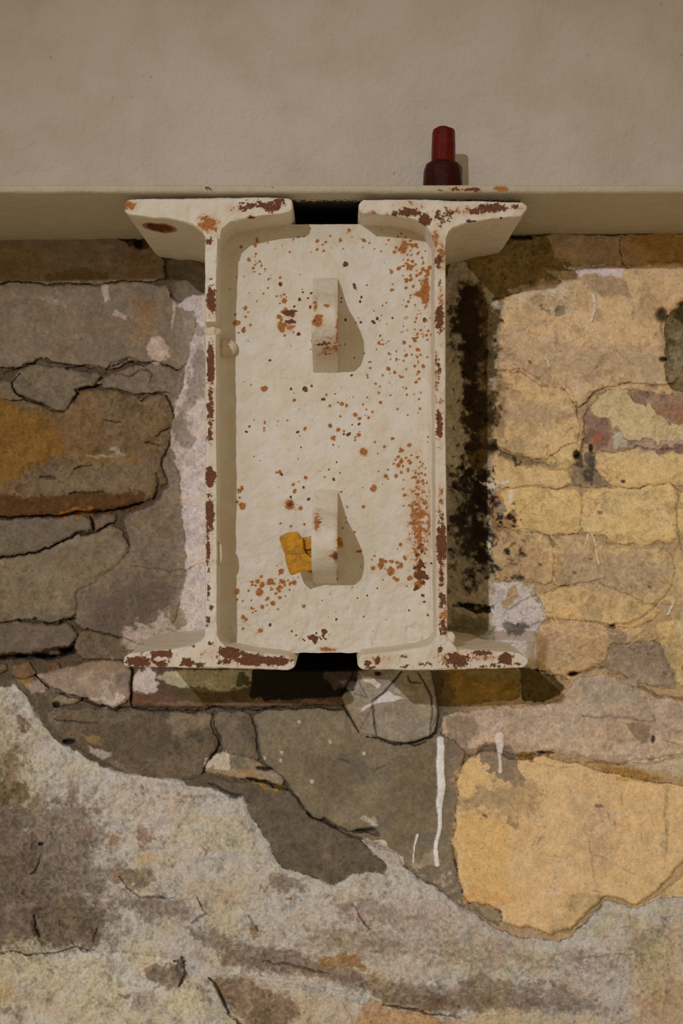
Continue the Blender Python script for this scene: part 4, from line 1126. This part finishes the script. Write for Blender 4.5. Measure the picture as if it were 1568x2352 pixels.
def flange(px0, px1, top, bot, parent, seed, hole_at=None, chip=0.0):
    """tapered flange: top/bot are polylines (px, py) on the front plane"""
    us = np.linspace(0, 1, int((px1 - px0) / 3))
    vs = np.array([0, .06, .14, .25, .38, .5, .62, .75, .86, .94, 1])
    ws = np.concatenate([[0, .002, .004], np.linspace(.008, .19, 56), [BACK]])
    i, j, k, q = lattice(us, vs, ws)
    tp = np.array(top, float); bp = np.array(bot, float)
    px = px0 + (px1 - px0) * us
    zt = 1176 - np.interp(px, tp[:, 0], tp[:, 1]); zb = 1176 - np.interp(px, bp[:, 0], bp[:, 1])
    # soft, paint-clogged edge lines
    zt = zt + 2.0 * (fbm(px, px * 0, 22, 3, seed) - .5); zb = zb + 3.0 * (fbm(px, px * 0, 26, 3, seed + 1) - .5)
    # rounded tips
    edge = np.minimum(px - px0, px1 - px)
    rt = 13.0
    pinch = np.where(edge < rt, 1 - np.sqrt(np.clip(1 - (1 - edge / rt) ** 2, 0, 1)), 0)
    half = (zt - zb) / 2; mid = (zt + zb) / 2
    half = half * (1 - .62 * pinch)
    Z = mid[i] + half[i] * (1 - 2 * vs[j]) * 1.0
    X = px[i] - 784
    Y = ws[k].astype(float)
    e = np.minimum(np.minimum(vs[j], 1 - vs[j]) * 2 * half[i], edge[i])
    r = 5.0
    off = r * (1 - np.sqrt(np.clip(1 - (1 - np.clip(e / r, 0, 1)) ** 2, 0, 1)))
    Y = Y + np.where(k == 0, off * PX, 0)
    Y = Y + np.where(k <= 2, (fbm(px[i], 1176 - Z, 22, 4, seed + 5, .6) - .5) * .0026, 0)
    # lumps of paint on the sides
    fy = (Y / PX)
    lump = (fbm(X + 400, fy + Z * .3, 30, 4, seed + 9) - .5) * 2.4 * (k > 2)
    Z = Z + np.where((j == 0), lump, np.where(j == len(vs) - 1, -lump, 0))
    if hole_at:
        hx, hy, rx, ry = hole_at
        dd = ((X + 784 - hx) / rx) ** 2 + ((Y - hy) / ry) ** 2
        Z = Z + np.where(j == len(vs) - 1, 14 * sstep(1.0, .6, dd), 0)
    co = np.stack([X * PX, Y, Z * PX], -1)
    at = beam_attr(co)
    if hole_at:
        dd = np.sqrt(((X + 784 - hx) / rx) ** 2 + ((Y - hy) / ry) ** 2)
        at[:, 0] = np.maximum(at[:, 0], np.where(j == len(vs) - 1, .95 * sstep(1.2, .9, dd), 0))
        at[:, 1] = np.maximum(at[:, 1], np.where(j == len(vs) - 1, .9 * sstep(1.6, 1.15, dd), 0))
    return mesh_obj('flange', co, q, M_STEEL, parent, {'Rust': at}, sharp=40)


def web(lft, rgt, py0, py1, parent, seed, notch=None):
    vs = np.linspace(0, 1, int((py1 - py0) / 3))
    us = np.array([0, .08, .2, .35, .5, .65, .8, .92, 1])
    ws = np.concatenate([[0, .002, .004], np.linspace(.008, .19, 40), [BACK]])
    i, j, k, q = lattice(us, vs, ws)
    py = py0 + (py1 - py0) * vs
    L = np.array(lft, float); R = np.array(rgt, float)
    xl = np.interp(py, L[:, 1], L[:, 0]) + 2.6 * (fbm(py * 0, py, 30, 3, seed) - .5)
    xr = np.interp(py, R[:, 1], R[:, 0]) + 2.6 * (fbm(py * 0, py, 30, 3, seed + 1) - .5)
    X = xl[j] + (xr - xl)[j] * us[i]
    Z = 1176 - py[j]
    Y = ws[k].astype(float)
    e = np.minimum(us[i], 1 - us[i]) * (xr - xl)[j]
    r = 5.0
    off = r * (1 - np.sqrt(np.clip(1 - (1 - np.clip(e / r, 0, 1)) ** 2, 0, 1)))
    Y = Y + np.where(k == 0, off * PX, 0)
    Y = Y + np.where(k <= 2, (fbm(X, py[j], 22, 4, seed + 5, .6) - .5) * .003, 0)
    if notch:
        for (a, b_, dep) in notch:
            s = sstep(a - 5, a + 3, py[j]) * sstep(b_ + 5, b_ - 3, py[j])
            Y = np.where(Y < dep, Y + (dep - Y) * s * (1 - Y / dep * .2), Y)
    co = np.stack([(X - 784) * PX, Y, Z * PX], -1)
    return mesh_obj('web', co, q, M_STEEL, parent, {'Rust': beam_attr(co)}, sharp=40)


def weld(x, y, rx, rz, depth, parent, seed):
    """lump of weld metal and paint where web and plate meet"""
    us = np.linspace(0, 1, 17); n = 12
    co = []; q = []
    for a in range(n + 1):
        for b_ in range(17):
            th = math.pi * a / n; ph = 2 * math.pi * b_ / 16
            rr = 1 + .25 * math.sin(3 * ph + seed) * math.sin(th)
            co.append(((x - 784 + rx * rr * math.sin(th) * math.cos(ph)) * PX, depth + rx * PX * rr * math.sin(th) * math.sin(ph), (1176 - y + rz * rr * math.cos(th)) * PX))
    for a in range(n):
        for b_ in range(16):
            v = a * 17 + b_
            q.append((v, v + 1, v + 18, v + 17))
    co = np.array(co)
    at = np.tile([.15, .3, .6], (len(co), 1))
    return mesh_obj('weld_bead', co, q, M_STEEL, parent, {'Rust': at})


def empty(name, loc, label, cat, group=None):
    o = bpy.data.objects.new(name, None)
    o.empty_display_size = .02
    o.location = loc
    SC.collection.objects.link(o)
    return tag(o, label, cat, None, group)


# the Empties stand at the world origin's height of their beam; children keep world coordinates
def settle(root):
    for ch in root.children:
        ch.location = -root.location
    return root


lb = empty('steel_beam', P(486, 1537, 0), 'left white-painted steel beam end, rust-eaten web edge with a gap and a bolt hole under its top flange', 'beam', 'pair of steel beam ends')
flange(284, 672, [(284, 461), (300, 456), (400, 455), (520, 453), (640, 452), (672, 456)],
       [(284, 488), (300, 494), (345, 500), (385, 502), (441, 516), (466, 536), (470, 548), (505, 548), (508, 530), (530, 510), (600, 496), (655, 490), (672, 486)], lb, 301, (352, .034, 30, .013))
flange(283, 678, [(283, 1508), (304, 1500), (397, 1490), (441, 1481), (462, 1470), (470, 1458), (500, 1458), (504, 1470), (520, 1486), (569, 1496), (633, 1503), (662, 1508), (678, 1516)],
       [(283, 1532), (400, 1534), (600, 1538), (660, 1540), (678, 1534)], lb, 311)
web([(470, 530), (470, 700), (471, 1000), (471, 1300), (470, 1480)], [(502, 530), (498, 640), (497, 700), (498, 1000), (499, 1300), (499, 1480)], 525, 1480, lb, 321, [(744, 764, .012)])
weld(488, 752, 13, 17, .014, lb, 1)
weld(509, 785, 22, 20, .036, lb, 2)
weld(500, 1272, 8, 26, .008, lb, 3)
settle(lb)

rb = empty('steel_beam', P(1012, 1537, 0), 'right white-painted steel beam end, orange rust streaks down its narrow web below the red resin stub', 'beam', 'pair of steel beam ends')
flange(823, 1211, [(823, 464), (835, 458), (950, 457), (1020, 459), (1120, 462), (1200, 464), (1211, 469)],
       [(823, 484), (830, 490), (909, 496), (954, 505), (978, 518), (992, 540), (998, 552), (1024, 552), (1028, 538), (1040, 524), (1069, 514), (1130, 504), (1195, 497), (1211, 482)], rb, 331)
flange(821, 1214, [(821, 1512), (832, 1503), (900, 1496), (960, 1488), (990, 1478), (1000, 1462), (1024, 1462), (1034, 1470), (1050, 1490), (1120, 1494), (1190, 1498), (1214, 1512)],
       [(821, 1534), (835, 1539), (1000, 1540), (1150, 1536), (1200, 1534), (1214, 1526)], rb, 341)
web([(998, 530), (997, 800), (999, 1100), (1002, 1480)], [(1024, 530), (1024, 700), (1024, 1000), (1027, 1260), (1028, 1480)], 525, 1480, rb, 351)
weld(1034, 1466, 12, 14, .004, rb, 4)
settle(rb)

# ------------------------------------------------------------------ joining plate
PY = .040
PK = 1 + PY / DIST


def plate_xy(px, py):       # pixel seen on the plate face -> world x, z
    return (px - 784) * PX * PK, (1176 - py) * PX * PK


plate_spots_d = []
plate_spots_g = []
rs = random.Random(5)
for (cx, cy, sx, sy, n, sz, kind) in [
    (690, 690, 70, 60, 26, 3.0, 'd'), (800, 690, 60, 40, 16, 3.0, 'd'), (650, 720, 12, 60, 24, 4.0, 'g'), (740, 800, 30, 20, 16, 2.0, 'd'), (940, 600, 45, 70, 90, 2.6, 'g'), (960, 760, 40, 120, 60, 2.6, 'g'),
    (930, 840, 60, 80, 40, 2.6, 'g'), (850, 900, 120, 160, 40, 3.0, 'g'), (820, 970, 60, 70, 16, 4.0, 'g'), (920, 1070, 50, 60, 40, 3.0, 'g'), (960, 1130, 30, 90, 50, 2.6, 'g'), (760, 1150, 120, 80, 30, 3.0, 'g'),
    (640, 1340, 60, 40, 36, 4.0, 'g'), (590, 1370, 40, 60, 20, 3.6, 'g'), (900, 1300, 60, 40, 26, 4.0, 'g'), (965, 1320, 18, 50, 20, 4.4, 'd'), (725, 1466, 26, 12, 26, 4.2, 'd'), (960, 1250, 20, 70, 30, 2.6, 'd'),
    (580, 620, 60, 60, 40, 2.4, 'g'), (560, 740, 20, 40, 14, 3.4, 'g'), (552, 1140, 8, 30, 10, 5.0, 'g'), (560, 1420, 14, 30, 6, 4, 'g'), (700, 1000, 130, 200, 40, 2.4, 'd'), (780, 1390, 180, 80, 40, 2.0, 'd'),
    (860, 730, 120, 60, 40, 2.4, 'd'), (750, 560, 160, 24, 40, 2.4, 'g'), (650, 1050, 90, 160, 16, 2.6, 'g')]:
    for _ in range(n):
        x = rs.gauss(cx, sx * .55); y = rs.gauss(cy, sy * .55)
        r_ = sz * rs.choice([.45, .6, .7, .8, 1.0, 1.4])
        (plate_spots_d if kind == 'd' else plate_spots_g).append((x, y, r_, r_ * rs.uniform(.8, 1.2), .9 if kind == 'd' else .95))
plate_spots_d += [(664, 718, 14, 6, 1), (668, 739, 14, 5, 1), (701, 893, 6, 6, 1), (665, 1160, 8, 7, .8), (963, 1322, 11, 8, 1), (800, 997, 4, 4, 1), (793, 608, 5, 6, 1), (740, 918, 6, 4, .8)]
plate_spots_g += [(664, 745, 22, 36, .35), (645, 752, 7, 7, 1), (543, 743, 8, 6, 1), (606, 892, 7, 6, 1), (858, 1121, 7, 7, 1), (835, 1038, 9, 9, 1), (665, 1160, 12, 11, 1), (595, 1360, 8, 8, 1), (898, 1313, 8, 8, 1),
                  (960, 1342, 9, 8, 1), (976, 670, 7, 26, .95), (966, 676, 14, 6, .9), (978, 690, 6, 5, 1), (960, 1220, 26, 120, .40), (752, 1492, 18, 6, .8), (700, 985, 4, 5, .8), (926, 568, 8, 16, .7), (875, 1299, 6, 8, 1)]


def plate_attr(px, py):
    wx = px + 4 * (fbm(px, py, 12, 2, 400) - .5); wy = py + 4 * (fbm(px, py, 12, 2, 404) - .5)
    r = np.zeros(px.shape); g = np.zeros(px.shape)
    for arr, lst in ((r, plate_spots_d), (g, plate_spots_g)):
        for (x, y, rx, ry, s) in lst:
            m = (np.abs(wx - x) < 3 * rx) & (np.abs(wy - y) < 3 * ry)
            d = ((wx[m] - x) / rx) ** 2 + ((wy[m] - y) / ry) ** 2
            arr[m] = np.maximum(arr[m], s * np.exp(-d * .8))
    # faint overall freckling, stronger at the right side
    g += .10 + .14 * sstep(880, 980, px) * sstep(1400, 1200, py) + .10 * sstep(600, 520, py)
    d = .25 * sstep(.5, .7, fbm(px, py, 120, 3, 409)) + .35 * sstep(580, 530, py)
    return r, g, d


us = np.linspace(504, 996, 206)
vs = np.linspace(515, 1500, 400)
ws = np.array([0, .003, .008, .012])
i, j, k, q = lattice(us, vs, ws)
px = us[i]; py = vs[j].copy()
bot = (py > 1485) * 7 * (fbm(px, px * 0, 26, 3, 411) - .35)
py2 = py - bot
x, z = plate_xy(px, py2)
rel = (fbm(px, py, 120, 4, 413) - .5) * .0040 + (fbm(px, py, 14, 3, 415) - .5) * (.0009 + .0016 * sstep(1150, 1400, py))
rel -= .0016 * sstep(.62, .7, fbm(px, py, 60, 4, 417)) * sstep(1350, 1480, py)
# brush streaks, a shallow ridge where the old coat ends, fillet towards both webs
rel += (fbm(px, py, 9, 2, 419, .5, .3) - .5) * .0004
fil = np.minimum(np.clip((px - 508) / 24, 0, 1), np.clip((990 - px) / 16, 0, 1))
rel += .006 * (1 - fil) ** 2
rel += .003 * sstep(1472, 1490, py) * (sstep(700, 660, px) + sstep(800, 840, px))
y = PY + ws[k] - rel * (k == 0)
r_, g_, d_ = plate_attr(px, py)
plate = empty('joining_plate', P(750, 1497, PY), 'white-painted rust-speckled steel plate spanning between the two beams', 'plate')
mesh_obj('plate_face', np.stack([x, y, z], -1), q, M_STEEL, plate, {'Rust': np.stack([r_, g_, d_], -1)}, sharp=50)


def lug(dz, parent, seed, spots_d, spots_g):
    """half-round lifting lug with an eye, standing edge-on on the plate"""
    prof = np.array([(612, -.002), (636, .004), (662, .012), (688, .0255), (702, .043), (721, .058), (740, .066), (765, .066), (796, .059), (819, .045), (836, .024), (853, .002), (858, -.002)])
    cz, cp, hr = 757.0, .036, .0125
    n = 72
    # closed outline in (z px, protrusion)
    t = np.linspace(0, 1, 140)
    acc = np.concatenate([[0], np.cumsum(np.hypot(np.diff(prof[:, 0]) * PX, np.diff(prof[:, 1])))]); acc /= acc[-1]
    oz = np.interp(t, acc, prof[:, 0]) * -PX; op = np.interp(t, acc, prof[:, 1])
    for _ in range(8):
        oz[1:-1] = (oz[:-2] + 2 * oz[1:-1] + oz[2:]) / 4; op[1:-1] = (op[:-2] + 2 * op[1:-1] + op[2:]) / 4
    poly = np.stack([oz, op], -1)
    c = np.array([-cz * PX, cp])
    P2 = np.concatenate([poly, poly[:1]])
    rays = []
    for a in np.linspace(0, 2 * math.pi, n, endpoint=False):
        d = np.array([math.cos(a), math.sin(a)])
        best = None
        for s in range(len(P2) - 1):
            A = P2[s] - c; B = P2[s + 1] - c
            E = B - A
            den = d[0] * E[1] - d[1] * E[0]
            if abs(den) < 1e-12:
                continue
            tt = (A[0] * E[1] - A[1] * E[0]) / den
            uu = (A[0] * d[1] - A[1] * d[0]) / den
            if tt > 0 and -1e-6 <= uu <= 1 + 1e-6:
                best = tt if best is None else min(best, tt)
        rays.append(best or hr * 1.2)
    rays = np.array(rays)
    xs0 = (719 - 784) * PX * PK; xs1 = (775.5 - 784) * PX * PK
    radial = [(0, .0), (.12, .0), (.5, .0), (.88, 0), (.96, 0), (1.0, .0)]
    loops = []
    bev = .0011
    # left face (hole -> rim), rim, right face (rim -> hole), bore
    seq = [(hr, xs0 + .0), ]
    path = []
    for f in (0, .15, .35, .6, .85):
        path.append(('L', f))
    for g in np.linspace(0, 1, 12):
        path.append(('R', g))
    for f in (.85, .6, .35, .15, 0):
        path.append(('X', f))
    for g in (.75, .5, .25):
        path.append(('B', g))
    co = []
    for kind, f in path:
        for a_i, a in enumerate(np.linspace(0, 2 * math.pi, n, endpoint=False)):
            Rr = rays[a_i]
            if kind == 'L':
                r = hr + (Rr - bev - hr) * f; x_ = xs0
            elif kind == 'X':
                r = hr + (Rr - bev - hr) * f; x_ = xs1
            elif kind == 'R':
                x_ = xs0 + (xs1 - xs0) * f
                ed = min(f, 1 - f) * (xs1 - xs0)
                r = Rr - bev * (1 - math.sqrt(max(0, 1 - (1 - min(1, ed / bev)) ** 2)))
            else:
                r = hr; x_ = xs0 + (xs1 - xs0) * f
            co.append((x_, c[1] + r * math.sin(a), c[0] + r * math.cos(a)))
    m = len(path)
    q = []
    for s in range(m):
        for a in range(n):
            b_ = (a + 1) % n
            s2 = (s + 1) % m
            q.append((s * n + a, s2 * n + a, s2 * n + b_, s * n + b_))
    co = np.array(co)
    wob_ = (fbm(co[:, 0] / PX * 2 + 900, co[:, 2] / PX + 500, 18, 3, seed) - .5)
    prt = co[:, 1].copy()
    yy = PY - prt - wob_ * .0014
    zz = 1176 * PX + co[:, 2]
    zz = zz * PK - dz * PX * PK
    X = co[:, 0]
    kk = PX * (1 + yy / DIST)
    ppx = 784 + X / kk; ppy = 1176 - zz / kk
    at = np.stack([blobs(ppx, ppy, spots_d), blobs(ppx, ppy, spots_g) + .12, np.full(len(X), .25)], -1)
    side = np.repeat([1.0 if k_ == 'R' and 0 <= f_ <= 1 else .35 for k_, f_ in path], n)
    at[:, :2] *= side[:, None]
    return mesh_obj('lifting_lug', np.stack([X, yy, zz], -1), np.array(q), M_STEEL, parent, {'Rust': at}, sharp=45)


u_ = lug(0, plate, 501, [(745, 790, 30, 10, .48), (750, 810, 25, 16, .40), (722, 735, 5, 6, .5)], [(730, 735, 12, 14, .9), (724, 700, 5, 18, .7), (750, 702, 8, 6, .6), (755, 800, 40, 30, .42), (775, 760, 4, 60, .6)])
u_['label'] = 'upper lug of the two, standing free with an orange rust spot'
l_ = lug(486, plate, 511, [(771, 1278, 10, 9, .8), (746, 1237, 4, 4, .7), (735, 1200, 10, 14, .4), (775, 1320, 5, 26, .5)], [(771, 1278, 14, 12, .8), (728, 1200, 8, 26, .6), (777, 1240, 5, 100, .5)])
l_['label'] = 'lower lug of the two, with amber resin stuck through its eye'
settle(plate)


# ------------------------------------------------------------------ amber resin in the lower eye
def chunk(name, pts, y0, y1, mat, parent, seed, bev=.0018, shift=(0, 0)):
    """faceted block: outline in photo pixels, real thickness in depth"""
    bm = bmesh.new()
    rr = random.Random(seed)
    f = [bm.verts.new(P(x_, y_, y0)) for x_, y_ in pts]
    b_ = []
    for x_, y_ in pts:
        p = P(x_ + shift[0] + rr.uniform(-3, 3), y_ + shift[1] + rr.uniform(-3, 3), y0)
        b_.append(bm.verts.new((p[0], y1 + rr.uniform(-.002, .002), p[2])))
    n = len(pts)
    bm.faces.new(f); bm.faces.new(b_[::-1])
    for a in range(n):
        c_ = (a + 1) % n
        bm.faces.new((f[a], b_[a], b_[c_], f[c_]))
    bmesh.ops.recalc_face_normals(bm, faces=bm.faces)
    bmesh.ops.bevel(bm, geom=list(bm.edges), offset=bev, segments=2, profile=.6, affect='EDGES')
    bmesh.ops.triangulate(bm, faces=[x_ for x_ in bm.faces if len(x_.verts) > 4])
    bmesh.ops.subdivide_edges(bm, edges=[e for e in bm.edges if e.calc_length() > .004], cuts=2, use_grid_fill=True)
    for v in bm.verts:
        v.co += Vector((rr.uniform(-1, 1), rr.uniform(-1, 1), rr.uniform(-1, 1))) * .00022
    me = bpy.data.meshes.new(name)
    bm.to_mesh(me); bm.free()
    me.materials.append(mat)
    o = bpy.data.objects.new(name, me)
    SC.collection.objects.link(o)
    o.parent = parent
    return o


amber = empty('resin_block', P(684, 1318, .01), 'amber orange translucent resin chunk poked through the eye of the lower lug', 'resin')
chunk('upper_chunk', [(641, 1233), (656, 1225), (681, 1220), (696, 1237), (697, 1262), (704, 1274), (656, 1278), (646, 1256)], -.002, .014, M_AMBER, amber, 1)
chunk('lower_chunk', [(652, 1274), (702, 1270), (720, 1284), (724, 1308), (692, 1314), (666, 1322), (658, 1298)], -.004, .013, M_AMBER, amber, 2)
chunk('rod', [(690, 1236), (724, 1230), (786, 1233), (790, 1256), (724, 1262), (694, 1262)], .004, .014, M_AMBER, amber, 3)
chunk('wedge', [(694, 1240), (721, 1232), (721, 1300), (724, 1322), (702, 1314), (698, 1276)], .008, .026, M_AMBER, amber, 4)
settle(amber)


# ------------------------------------------------------------------ red resin stub on the ledge
def round_part(name, cx, z0, z1, prof, y, mat, parent, seed, n=40, lean=0.0):
    """turned shape with slightly melted, uneven walls. prof: list of (t, radius px)"""
    rr = np.random.RandomState(seed)
    m = len(prof)
    co = []
    ph = np.linspace(0, 2 * math.pi, n, endpoint=False)
    a3 = rr.rand(3) * 6
    for t, r in prof:
        w = 1 + .035 * np.sin(2 * ph + a3[0] + t * 2) + .03 * np.sin(5 * ph + a3[1] + 3 * t) + .018 * np.sin(9 * ph + a3[2])
        for p_, ww in zip(ph, w):
            co.append(((cx - 784) * PX + lean * t + r * PX * ww * math.cos(p_), y + r * PX * ww * math.sin(p_), z0 + (z1 - z0) * t + (.0006 * math.sin(3 * p_ + 1) if t > .97 else 0)))
    q = []
    for s in range(m - 1):
        for a in range(n):
            b_ = (a + 1) % n
            q.append((s * n + a, s * n + b_, (s + 1) * n + b_, (s + 1) * n + a))
    return mesh_obj(name, np.array(co), np.array(q), mat, parent, sharp=60)


sy = .018
kS = PX * (1 + sy / DIST)
z_foot = Z_HI
z_sh = (1176 - 378) * kS
z_top = (1176 - 297) * kS
kf = 1 + sy / DIST
stub = empty('resin_stub', ((1017 - 784) * kS, sy, z_foot), 'short red translucent resin stub with a wide base on the ledge', 'resin')
round_part('stub_base', 784 + (1017 - 784) * kf, z_foot, z_sh, [(0, 0.5), (0, 46), (.1, 47), (.5, 46.5), (.78, 46), (.88, 45), (.95, 43), (.99, 40), (1.0, 36), (1.0, 27), (1.0, 0.5)], sy, M_RED_DARK, stub, 3)
round_part('stub_stem', 784 + (1018 - 784) * kf, z_sh - .002, z_top, [(0, 0.5), (0, 27), (.1, 27), (.5, 26.5), (.93, 26), (.97, 25), (.99, 23.5), (1.0, 22), (1.0, 0.5)], sy, M_RED, stub, 5)
settle(stub)
